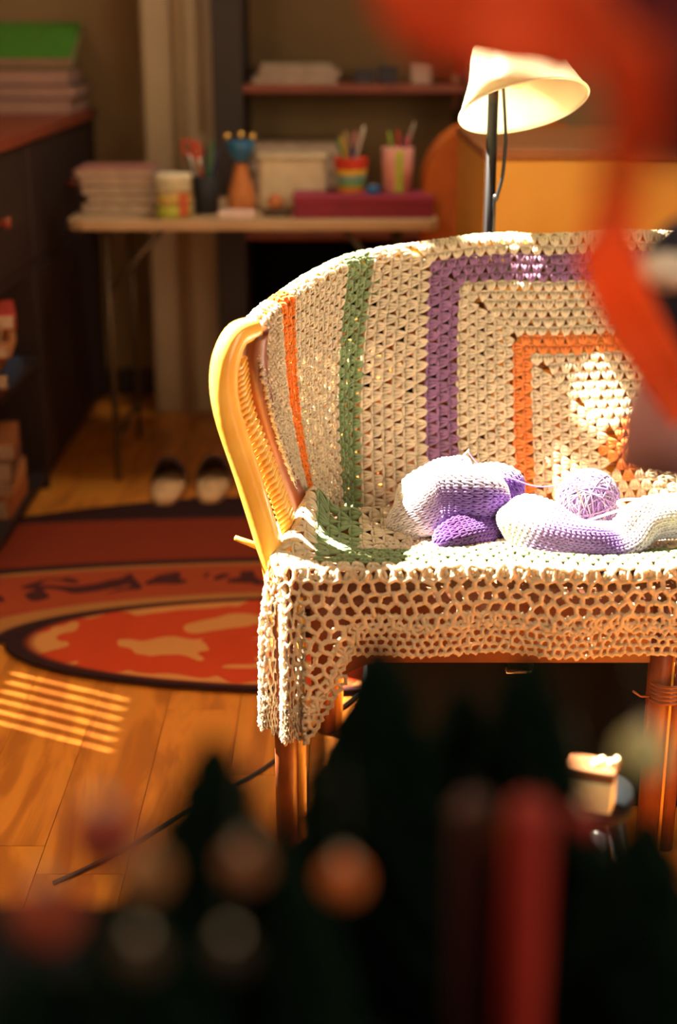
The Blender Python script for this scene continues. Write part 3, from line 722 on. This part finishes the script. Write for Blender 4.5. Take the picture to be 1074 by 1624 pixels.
# books on the open shelves, jutting towards the room
cols = [('scarlet_cover', (.55, .04, .02)), ('tan_cover', (.50, .20, .06)), ('cream_cover', (.62, .42, .22)), ('navy_cover', (.02, .04, .09)), ('rust_cover', (.38, .10, .02)), ('brown_cover', (.16, .06, .03))]
names = ['scarlet', 'tan', 'cream', 'navy', 'rust', 'brown']
zz = .622 - .0; z = .372
for k, (ci, h) in enumerate(((5, .03), (3, .035), (4, .04), (1, .025), (2, .03), (0, .035))):
    book('book', (-.93 + .03 * (k % 2), 3.30 + .02 * (k % 3), z), (.26, .20, h), PI / 1 + .05 * k, flat(*cols[ci]), '%s book %s on the middle shelf of the dark unit' % (names[ci], ['at the bottom of the stack', 'just above the brown one', 'above the navy one', 'above the rust one', 'under the topmost book', 'topmost in the stack'][k]), 'book', 'books on the middle shelf'); z += h + .0005
z = .052
for k, (ci, h) in enumerate(((4, .05), (1, .04), (5, .05), (4, .04))):
    book('book', (-.95, 3.42 + .02 * (k % 2), z), (.28, .22, h), PI + .06 * k, flat(*cols[ci]), ['thick rust book at the bottom of the floor-level shelf', 'tan book second from the bottom of the lowest shelf', 'brown book third from the bottom of the lowest shelf', 'thin rust book topmost on the lowest shelf'][k], 'book', 'books on the lowest shelf'); z += h + .0005
# stack on top
z = zt
for k, (nm, c, h, dx, l) in enumerate((('dark_red_cover', (.12, .03, .03), .045, 0, 'dark red large book at the bottom of the stack on the unit'), ('blue_black_cover', (.02, .025, .05), .038, .01, 'blue-black large book in the middle of the stack on the unit'),
                        ('plum_cover', (.16, .05, .05), .045, -.01, 'plum large book just below the green one'), ('green_cover', (.07, .26, .02), .03, .0, 'large green book topmost in the stack on the unit'))):
    book('large_book', (-1.05 + dx, 4.57, z), (.50, .34, h), 0.02 * k, flat(nm, c), l, 'book', 'large books stacked on the unit', flat('old_pages', (.40, .22, .17))); z += h + .0005
_top = [o for o in COL.objects if o.name.startswith('large_book') and 'topmost' in o['label']][0]; _top.rotation_euler.x = .30; _top.location.z += .053
# back shelf
SH = thing('wall_shelf', 'dark shelf unit with a red-brown board behind the desk', 'shelf', (.1, 4.6, 0))
span('side_panel', (-.375, 4.42, .0), (-.285, 4.79, 1.6), M['shelf_dark'], SH); span('side_panel', (.372, 4.42, 0), (.40, 4.79, 1.6), M['shelf_dark'], SH)
span('shelf', (-.285, 4.42, 1.015), (.372, 4.79, 1.04), M['shelf_red'], SH); span('back_panel', (-.285, 4.76, .0), (.372, 4.79, .58), M['black_cloth'], SH); span('shelf', (-.285, 4.42, .58), (.372, 4.79, .60), M['shelf_red'], SH); span('shelf', (-.285, 4.42, 1.50), (.372, 4.79, 1.52), M['shelf_red'], SH)  # black lower back panel added to stand in for shade under the desk
def stackset(x_, y_, z_, specs, group, where):
    z = z_
    for k, (nm, c, h, w_, dx) in enumerate(specs):
        pos_ = ['bottom', 'second from bottom', 'third from bottom', 'fourth from bottom', 'fifth from bottom', 'sixth from bottom'][k] if k < len(specs) - 1 else 'top'
        book('magazine', (x_ + dx, y_, z), (w_, .20, h), PI / 2 * 0 + .04 * ((k * 7) % 3 - 1), flat(nm, c), '%s magazine, %s of the pile %s' % (nm.replace('_cover', '').replace('_', ' '), pos_, where), 'magazine', group); z += h + .0004
stackset(-.13, 4.56, 1.04, (('grey_cover', (.22, .17, .14), .022, .26, 0), ('dusty_pink_cover', (.36, .22, .18), .020, .25, .01), ('stone_cover', (.30, .24, .18), .016, .22, 0)), 'magazines on the upper board', 'on the red-brown board')
stackset(-.14, 4.56, .60, tuple((n_, c_, .045, .27, .01 * (i % 2)) for i, (n_, c_) in enumerate((('dark_blue_cover', (.03, .035, .07)), ('slate_cover', (.05, .05, .08)), ('ink_cover', (.03, .03, .05)), ('ash_cover', (.20, .15, .14)), ('sand_cover', (.34, .24, .17)), ('khaki_cover', (.30, .22, .12))))), 'magazines under the red-brown board', 'under the red-brown board')
for k, (x_, c, h, nm) in enumerate(((.08, (.05, .04, .05), .03, 'low black'), (.15, (.04, .03, .04), .04, 'small dark'), (.25, (.5, .35, .28), .05, 'small pinkish'))):
    q = thing('trinket_box', '%s box standing on the right half of the red-brown board' % nm, 'box', (x_, 4.52, 1.04), 'trinkets on the board')
    span('body', (x_ - .03, 4.49, 1.04), (x_ + .03, 4.55, 1.04 + h), flat('trinket_%d' % k, c), q); span('lid', (x_ - .032, 4.488, 1.04 + h), (x_ + .032, 4.552, 1.05 + h), flat('trinket_%d' % k, c), q)
bo = thing('cream_bottle', 'small cream bottle on a ledge left of the lamp shade', 'bottle', (.36, 4.2, .9))
# desk-top things
def on(px, py, d): p = W(px, py, d); p.z = DZ; return p
def cup(name, px, d, r0, r1, h, rings, label, cat='cup', pens=(), lid=None, z=DZ, group=None):
    p = W(px, 300, d); x_, y_ = p.x, d
    t = thing(name, label, cat, (x_, y_, z), group)
    n = len(rings)
    for i, (nm, c) in enumerate(rings):
        a, b_ = i / n, (i + 1) / n; ra = r0 + (r1 - r0) * a; rb = r0 + (r1 - r0) * b_; e = .0015
        pr = [(ra - .003, h * a), (ra, h * a + .001), (rb, h * b_ - .001), (rb - .003, h * b_)]
        if i == 0: pr = [(.0, .0)] + pr
        if i == n - 1: pr += [(rb - .004, h * .9), (ra - .004, h * a)]
        MB().lathe(pr, (x_, y_, z), 28).build('band' if n > 1 else 'body', flat(nm, c), t)
    if lid: MB().lathe([(r1 + .002, h - .002), (r1 + .003, h), (r1 + .003, h + .013), (r1, h + .016), (0, h + .017)], (x_, y_, z), 28).build('lid', flat(*lid), t)
    for k, (nm, c, dx, dy, L_) in enumerate(pens):
        a = Vector((x_ - dx * .25, y_ - dy * .2, z + .004)); b_ = Vector((x_ + dx, y_ + dy, z + L_))
        pn = tag(MB().tube([a, a + (b_ - a) * .93, b_], (.0042, .0042, .0012), 8).build('pen', flat(nm, c)), '%s pen standing in the %s' % (nm.replace('_', ' '), label.split(' on ')[0].split(' with ')[0]), 'pen', 'pens in cups')
        pn['label'] = ('%s pen leaning %s in the %s' % (nm.replace('_ink', '').replace('_', ' '), 'left' if dx < -.01 else 'right' if dx > .01 else 'upright', label.split(' on ')[0].split(' with ')[0]))
    return t
stackset(W(195, 300, 3.98).x, 3.98, DZ, (('umber_cover', (.20, .11, .07), .028, .20, 0), ('oat_cover', (.44, .30, .20), .022, .19, .01), ('mud_cover', (.14, .08, .06), .024, .20, -.005), ('beige_cover', (.46, .28, .20), .022, .20, .0), ('rose_cover', (.42, .17, .14), .020, .21, -.01)), 'magazines on the left of the desk', 'at the left end of the desk')
cup('paste_jar', 275, 3.82, .046, .046, .098, (('yellow_green', (.48, .50, .06)), ('orange_label', (.60, .42, .10)), ('pale_label', (.66, .58, .36))), 'green and orange labelled jar with cream lid on the desk', 'jar', lid=('cream_lid', (.82, .72, .50)))
cup('pencil_cup', 327, 3.90, .032, .036, .10, (('near_black', (.015, .015, .02)),), 'black pencil cup with red scissors on the desk', pens=(('green_ink', (.04, .22, .10), .02, .01, .19), ('red_ink', (.6, .06, .03), -.03, 0, .20), ('navy_ink', (.02, .04, .12), .035, .01, .17), ('black_ink', (.02, .02, .02), .0, .01, .18)))
t = thing('scissors', 'red-handled scissors standing in the black pencil cup', 'scissors', (W(306, 250, 3.90).x + .03, 3.9, DZ + .12))
for s in (-1, 1):
    c = W(304 + s * 8, 236 + s * 3, 3.9); MB().tube([c + Vector((.013 * math.cos(a), 0, .018 * math.sin(a))) for a in np.linspace(0, 2 * PI, 16, endpoint=False)], .004, 6, closed=True).build('handle', flat('scissor_red', (.6, .06, .03)), t)
    MB().tube([c + Vector((.005, 0, -.02)), Vector((W(327, 300, 3.9).x + s * .004, 3.9, DZ + .02))], (.004, .001), 6).build('blade', M['steel'], t)
# blue vase on an orange base, with gilt caps
bxv = W(383, 300, 3.95).x
t = thing('orange_figurine', 'orange pear-shaped figurine carrying a blue bowl on the desk', 'figurine', (bxv, 3.95, DZ))
MB().lathe([(0, 0), (.036, 0), (.040, .02), (.034, .06), (.022, .10), (.018, .12), (.012, .13), (0, .13)], (bxv, 3.95, DZ), 24).build('body', flat('orange_glaze', (.62, .20, .05)), t)
MB().lathe([(.010, .13), (.022, .14), (.036, .165), (.040, .185), (.037, .186), (.02, .15), (.0, .148)], (bxv, 3.95, DZ), 24).build('bowl', flat('blue_glaze', (.03, .16, .34), .3), t)
for dx in (-.045, .002, .040): MB().lathe([(.011 * math.sin(a) + 1e-5, -.011 * math.cos(a)) for a in np.linspace(0, PI, 9)], (bxv + dx * .8, 3.95, DZ + .197 + .004 * (dx == .002)), 14).build('gilt_bead', M['gold'] if 'gold' in M else M.setdefault('gold', mat('gilt', (.9, .55, .15), .25, metal=1)), t)
er = W(375, 335, 3.79); tag(box('white_eraser', (er.x, 3.80, DZ + .011), (.095, .04, .021), flat('white_rubber', (.85, .62, .55)), None, .004), 'white oblong eraser block on the front edge of the desk', 'eraser')
# cream metal tin / toaster-like box
cx_ = W(465, 270, 4.02).x
t = thing('cream_tin', 'large cream enamel tin with rounded corners in the middle of the desk', 'tin', (cx_, 4.02, DZ))
box('body', (cx_, 4.02, DZ + .070), (.185, .12, .138), flat('cream_enamel', (.72, .58, .38), .4), t, .014)
box('lid', (cx_, 4.02, DZ + .1435), (.19, .125, .012), flat('cream_enamel', (.72, .58, .38), .4), t, .005)
sn = W(437, 300, 3.86).x
t = thing('terracotta_snail', 'small terracotta ornament in front of the cream tin', 'ornament', (sn, 3.86, DZ))
MB().lathe([(.022 * math.sin(a) + 1e-5, .022 - .022 * math.cos(a)) for a in np.linspace(0, PI, 10)], (sn, 3.86, DZ + .014), 18).build('shell', flat('terracotta', (.55, .18, .06)), t)
MB().lathe([(0, 0), (.036, 0), (.036, .010), (.026, .016), (0, .016)], (sn, 3.86, DZ), 20).build('foot', flat('dark_clay', (.08, .04, .02)), t)
# maroon box file
mx0 = W(466, 320, 3.82).x; mx1 = W(694, 320, 3.82).x
t = thing('maroon_box', 'long maroon flat box at the right front of the desk', 'box', ((mx0 + mx1) / 2, 3.87, DZ))
span('body', (mx0, 3.80, DZ), (mx1 - .012, 3.95, DZ + .042), flat('maroon_card', (.28, .015, .045)), t); span('lid', (mx0 - .003, 3.797, DZ + .042), (mx1 - .009, 3.953, DZ + .056), flat('crimson_card', (.34, .025, .07)), t)
ZB = DZ + .056
cup('rainbow_mug', 557, 3.90, .034, .047, .092, (('mug_orange', (.75, .25, .04)), ('mug_green', (.20, .42, .12)), ('mug_blue', (.20, .36, .34)), ('mug_yellow', (.80, .55, .04)), ('mug_red', (.72, .05, .02)), ('mug_red', (.72, .05, .02))), 'rainbow banded mug of pens on the maroon box', 'mug', z=ZB,
    pens=(('yellow_ink', (.6, .4, .04), -.03, .01, .15), ('white_ink', (.8, .7, .6), .035, .0, .175), ('pink_ink', (.7, .3, .28), .01, .0, .16), ('blue_ink', (.03, .06, .25), .005, -.02, .125), ('tan_ink', (.5, .3, .15), -.015, .02, .16), ('green_ink', (.05, .25, .1), -.04, .02, .14)))
cup('striped_cup', 630, 3.90, .038, .043, .118, (('cup_pink', (.80, .36, .30)),), 'pink cup with a lime stripe full of pens on the maroon box', z=ZB,
    pens=(('lime_ink', (.35, .5, .05), -.025, 0, .16), ('red_ink', (.65, .05, .04), .0, .0, .165), ('grey_ink', (.4, .35, .3), .045, .01, .185), ('rose_ink', (.7, .15, .2), .03, -.01, .15), ('plum_ink', (.2, .04, .1), .02, .01, .15)))
sc = W(632, 300, 3.90).x
box('lime_stripe', (sc, 3.90 - .0415, ZB + .058), (.020, .004, .108), flat('lime_paper', (.50, .62, .06)), [o for o in COL.objects if o.name.startswith('striped_cup')][0], .001)
jx = W(275, 300, 3.82).x
box('label_patch', (jx + .026, 3.82 - .040, DZ + .036), (.034, .005, .062), flat('label_red', (.62, .12, .04)), [o for o in COL.objects if o.name.startswith('paste_jar')][0], .001)
t = thing('blue_sharpener', 'small blue sharpener between the mug and the pink cup', 'sharpener', (W(592, 290, 3.86).x, 3.86, ZB))
q = W(592, 290, 3.86).x; box('body', (q, 3.86, ZB + .011), (.036, .025, .021), flat('sharpener_blue', (.02, .16, .45)), t, .004); MB().lathe([(.004, 0), (.008, 0), (.008, .004), (.004, .004)], (q, 3.86, ZB + .0215), 12).build('blade_hole', M['steel'], t)
# cream bottle near the lamp, on a bracket
bp = W(738, 160, 4.45)
bpz = 1.04
for o in [bo]: o.location = (bp.x + .06, 4.60, bpz)
bpx = bp.x
bo.location = (bpx, 4.62, .96); bpx = bo.location.x
bpl = span('ledge', (.402, 4.52, .935), (.56, 4.79, .96), M['shelf_red'], SH)
bpy.context.view_layer.update()
MB().lathe([(0, 0), (.026, 0), (.027, .03), (.026, .055), (.022, .063)], (bpx, 4.62, .96), 20).build('body', flat('bottle_rose', (.5, .22, .14)), bo)
MB().lathe([(.022, .063), (.025, .068), (.025, .10), (.015, .112), (.010, .115), (.010, .125), (0, .126)], (bpx, 4.62, .96), 20).build('cap', flat('bottle_cream', (.75, .58, .38)), bo)

# ------------------------------------------------------------------ pine chest and armchair behind the settee
px0 = W(768, 300, 3.05).x
t = thing('pine_chest', 'yellow pine chest with darker top behind the settee and lamp', 'chest', (px0 + .5, 3.4, 0))
span('body', (px0, 3.05, .0), (px0 + 1.05, 3.75, .940), M['pine'], t, .006); span('top', (px0 - .006, 3.035, .940), (px0 + 1.06, 3.76, .962), M['pine_dark'], t, .004)
ac = thing('rust_armchair', 'rust-orange upholstered armchair between the desk and the pine chest', 'armchair', (px0 - .1, 3.95, 0))
def rounded(nm, cx0, cx1, y0_, y1_, z0, z1, rr):
    prof_ = []
    pts = [(cx0, z0), (cx1, z0), (cx1, z1)]
    arc = [(cx0 + rr - rr * math.cos(a), z1 - rr + rr * math.sin(a)) for a in np.linspace(PI / 2, 0, 12)]
    o_ = pts + arc; n_ = len(o_); V = [(a, y, b) for y in (y0_, y1_) for a, b in o_]
    mb = MB(); mb.add(V, [[i, (i + 1) % n_, n_ + (i + 1) % n_, n_ + i] for i in range(n_)]); mb.f.append(np.array([list(range(n_))])); mb.f.append(np.array([list(range(n_, 2 * n_))[::-1]]))
    return mb.build(nm, M['orange_cloth'], ac, False, bevel=.015)
rounded('backrest', W(682, 300, 3.85).x, W(682, 300, 3.85).x + .34, 3.85, 4.05, .62, W(750, 205, 3.85).z, .15)
span('seat', (W(690, 300, 3.8).x + .03, 3.78, .12), (px0 + .15, 4.05, .62), M['dresser'], ac, .02)
for x_ in (W(690, 300, 3.8).x + .07, px0 + .10): span('leg', (x_, 3.80, 0), (x_ + .04, 3.84, .12), M['shelf_dark'], ac)

# ------------------------------------------------------------------ foreground: low black table with ornaments, close to the lens
TZ = .66
tb = thing('low_black_table', 'low black table close to the camera, crowded with ornaments', 'table', (.1, .75, 0))
span('tabletop', (-.62, .08, TZ - .03), (.62, .80, TZ), M['table'], tb, .006)
for x_ in (-.58, .54):
    for y_ in (.10, .74): span('leg', (x_, y_, 0), (x_ + .04, y_ + .04, TZ - .03), M['table'], tb)
def fir(x_, y_, h, r, label, tiers=9, seed=1):
    t = thing('small_fir', label, 'decorative tree', (x_, y_, TZ), 'small dark firs on the low table')
    rs_ = random.Random(seed)
    MB().lathe([(0, 0), (.032, 0), (.038, .045), (.034, .045), (.03, .035), (0, .035)], (x_, y_, TZ), 20).build('pot', M['trunk'], t)
    MB().tube([(x_, y_, TZ + .03), (x_, y_, TZ + h * .97)], (.006, .002), 8).build('trunk', M['trunk'], t)
    mb = MB()
    for i in range(tiers * 5):
        f_ = (i + .3) / (tiers * 5); z_ = TZ + .05 + (h - .055) * f_; rr = r * (1 - f_) ** .75 + .005; nb_ = int(10 + 8 * (1 - f_))
        for k_ in range(nb_):
            a = 2 * PI * (k_ + rs_.random()) / nb_; q_ = rr * rs_.uniform(.75, 1.08); d_ = Vector((math.cos(a), math.sin(a), 0)); o_ = Vector((x_, y_, z_))
            tip = o_ + d_ * q_ + Vector((0, 0, -q_ * .25))
            mb.tube([o_, o_ + d_ * q_ * .6 + Vector((0, 0, -q_ * .05)), tip], (.004, .0075 * (.4 + rr / r), .001), 5)
    o_ = mb.build('needles', M['pine_needles'], t); o_['kind'] = 'stuff'
    return t
def bauble(px, py, d, r, nm, c, label, cat='bauble', rough=.3, hang=None):
    p = W(px, py, d); t = thing('bauble', label, cat, tuple(p), 'baubles near the camera')
    MB().lathe([(r * math.sin(a) + 1e-5, -r * math.cos(a)) for a in np.linspace(0, PI, 18)], tuple(p), 28).build('globe', flat(nm, c, .75), t)
    MB().lathe([(.001, r + .004), (r * .22, r + .004), (r * .24, r - .003)], tuple(p), 12).build('cap', M['steel'], t)
    MB().tube([p + Vector((0, 0, r + .003)), p + Vector((0, .012, r + .016)), p + Vector((0, .055, r + .018))], .0006, 5).build('hanging_thread', M['black'], t)
    return p
def top_at(px, py, d): return W(px, py, d)
for px_, py_, d_, r_, l_ in ((338, 1160, .59, .075, 'stout dark fir with a pointed top at the lower left'), (600, 1010, .68, .075, 'tall dark fir directly below the left end of the blanket hem'),
        (840, 1030, .70, .066, 'tall dark fir in front of the middle of the settee'), (735, 1085, .74, .050, 'dark fir between the two tallest firs'),
        (225, 1355, .555, .055, 'short dark fir among the baubles at the lower left'), (470, 1370, .56, .045, 'short dark fir left of the dark red candle'),
        (1030, 1290, .62, .060, 'wide dark fir at the lower right'), (40, 1530, .55, .06, 'low dark fir in the bottom left corner')):
    p = W(px_, py_, d_); fir(p.x, p.y, p.z - TZ, r_, l_, seed=px_)
bauble(232, 1385, .50, .0100, 'bronze_bauble', (.40, .17, .06), 'bronze bauble on the short fir, lower left')
bauble(388, 1372, .48, .0075, 'copper_bauble', (.28, .09, .035), 'copper bauble right of the bronze one, lower left')
bauble(222, 1515, .46, .0085, 'brown_bauble', (.04, .016, .008), 'dull brown bauble lowest at the left')
bauble(365, 1512, .46, .0075, 'umber_bauble', (.022, .010, .007), 'faint umber bauble low beside the brown one')
bauble(545, 1395, .52, .0085, 'orange_bauble', (.62, .14, .025), 'bright orange bauble left of the candles')
bauble(1020, 1196, .62, .0135, 'pale_green_bauble', (.50, .48, .26), 'pale olive-green bauble at the right under the settee')
bauble(165, 1325, .52, .0150, 'crimson_bauble', (.30, .035, .02), 'crimson bauble left of the pointed fir')
bauble(75, 1450, .52, .0150, 'brick_bauble', (.34, .05, .02), 'brick red bauble at the far left above the table edge')
bauble(930, 1300, .60, .0080, 'dark_red_bauble', (.32, .02, .02), 'small dark red bauble below the lit box')
def candle(px, py, d, r, m, label):
    p = W(px, py, d); h = p.z - TZ
    t = thing('candle', label, 'candle', (p.x, p.y, TZ), 'candles on the low table')
    MB().lathe([(0, 0), (r * 1.5, 0), (r * 1.6, .006), (r * 1.1, .010), (0, .010)], (p.x, p.y, TZ), 24).build('dish', M['table'], t)
    MB().lathe([(r, .010), (r, h - r * .8), (r * .93, h - r * .4), (r * .7, h - r * .12), (r * .3, h), (0, h)], (p.x, p.y, TZ), 28).build('wax', m, t)
    MB().tube([(p.x, p.y, TZ + h - .002), (p.x, p.y + .001, TZ + h + .008)], .0008, 5).build('wick', M['black'], t)
candle(842, 1268, .58, .0105, M['candle'], 'bright red candle at the lower right')
candle(752, 1265, .60, .0105, M['candle_dark'], 'dark maroon candle left of the bright red one')
# lit paper box on a dark book near the settee leg
lb = thing('cream_card_box', 'small sunlit cream card box with a slanted lid on a stool', 'box', tuple(W(940, 1280, 1.40)))
b0 = W(942, 1240, 1.40)
st = thing('dark_stool', 'low dark stool carrying the sunlit card box', 'stool', (b0.x, 1.44, 0))
SZ = W(940, 1285, 1.40).z
MB().lathe([(0, SZ - .025), (.045, SZ - .025), (.048, SZ - .012), (.045, SZ), (0, SZ)], (b0.x + .01, 1.45, 0), 32).build('seat', M['table'], st)
for a in (.5, 2.6, 4.7): MB().tube([(b0.x + .01 + .03 * math.cos(a), 1.45 + .06 * math.sin(a), SZ - .02), (b0.x + .03 + .09 * math.cos(a), 1.45 + .09 * math.sin(a), 0)], .01, 8).build('leg', M['black'], st)
box('body', (b0.x, 1.41, SZ + .019), (.050, .03, .036), flat('cream_card', (.92, .80, .50)), lb, .002, rz=-.35)
box('lid', (b0.x, 1.412, SZ + .046), (.054, .034, .014), flat('brown_card', (.20, .07, .02)), lb, .002, rz=-.35)
for k in range(4):
    MB().lathe([(.004 * math.sin(a) + 1e-5, .004 - .004 * math.cos(a)) for a in np.linspace(0, PI, 8)], (b0.x + .002 + .008 * k, 1.405 + .006 * (k % 2), SZ + .053), 10).build('stud', flat('cream_card', (.92, .80, .50)), lb)

# red ribbon bow and tails, very close to the lens
rb = thing('red_ribbon', 'broad red felt ribbon hanging close to the camera at the upper right', 'ribbon', tuple(W(820, 30, .60)))
def strip(pts, widths, name, parent, m, th=.0015):
    C = smooth_path(pts, 8); n_ = len(C); Wd = np.interp(np.linspace(0, 1, n_), np.linspace(0, 1, len(widths)), [w_[0] for w_ in widths]); An = np.interp(np.linspace(0, 1, n_), np.linspace(0, 1, len(widths)), [w_[1] for w_ in widths])
    V = []
    for i, p in enumerate(C):
        d = (C[min(i + 1, n_ - 1)] - C[max(i - 1, 0)]).normalized(); s_ = d.cross(Vector((0, 1, 0))).normalized(); s_ = (Matrix.Rotation(An[i], 3, d) @ s_)
        for k_ in range(5): V.append(p + s_ * Wd[i] * (k_ / 4 - .5) + Vector((0, .004 * math.sin(PI * k_ / 4), 0)))
    F = [[i * 5 + j, i * 5 + j + 1, i * 5 + 6 + j, i * 5 + 5 + j] for i in range(n_ - 1) for j in range(4)]
    mb = MB(); mb.add([tuple(v) for v in V], F); o_ = mb.build(name, m, parent); s2 = o_.modifiers.new('solid', 'SOLIDIFY'); s2.thickness = th
    return o_
strip([W(640, -80, .56), W(690, -15, .56), W(770, 5, .56), W(870, 32, .57), W(950, 95, .58)], [(.034, .2), (.046, .2), (.050, .1), (.050, .2), (.034, .4)], 'bow_loop', rb, M['felt_red'])
strip([W(700, -40, .63), W(820, -20, .63), W(930, 10, .63), W(960, 100, .62)], [(.03, .2), (.04, .0), (.035, .3), (.02, .2)], 'bow_loop', rb, M['felt_red'])
strip([W(985, 60, .50), W(1005, 160, .50), W(990, 260, .52), W(975, 340, .60), W(965, 400, .78), W(990, 480, .90), W(1040, 570, .96), W(1095, 660, 1.0)], [(.024, .2), (.020, .5), (.017, .4), (.019, .5), (.034, .3), (.036, .3), (.036, .2), (.03, .2)], 'ribbon_tail', rb, M['felt_red'])
strip([W(1060, -60, .60), W(1020, 60, .60), W(1050, 170, .60), W(1095, 260, .62)], [(.05, .2), (.045, .4), (.035, .4), (.02, .6)], 'ribbon_tail', rb, flat('maroon_felt', (.16, .012, .03), .9))
# dark rounded ornament with a white disc
oc = W(1100, 452, 1.06)
og = thing('felt_ornament', 'dark rounded felt ornament with a white disc at the right edge', 'ornament', tuple(oc))
r_ = .039
MB().lathe([(r_ * math.sin(a) * 1.05 + 1e-5, -r_ * math.cos(a) * 1.35) for a in np.linspace(0, PI, 22)], tuple(oc), 30).build('body', flat('navy_felt', (.012, .012, .035), .9), og)
MB().lathe([(r_ * 1.03, .017), (r_ * 1.06, .0205), (r_ * 1.01, .024)], tuple(oc), 30).build('band', flat('pale_braid', (.40, .34, .34)), og)
fc = W(1062, 430, 1.022); MB().lathe([(.020 * math.sin(a) + 1e-5, -.013 * math.cos(a)) for a in np.linspace(0, PI, 14)], tuple(fc), 24, Matrix.Rotation(.1, 3, 'Y')).build('disc', flat('white_felt', (.82, .72, .66), .9), og)
MB().lathe([(0, -.140), (.045, -.140), (.044, -.10), (.030, -.065), (.015, -.05)], tuple(W(1098, 452, 1.06)), 28).build('skirt', flat('mauve_felt', (.48, .22, .24), .9), og)
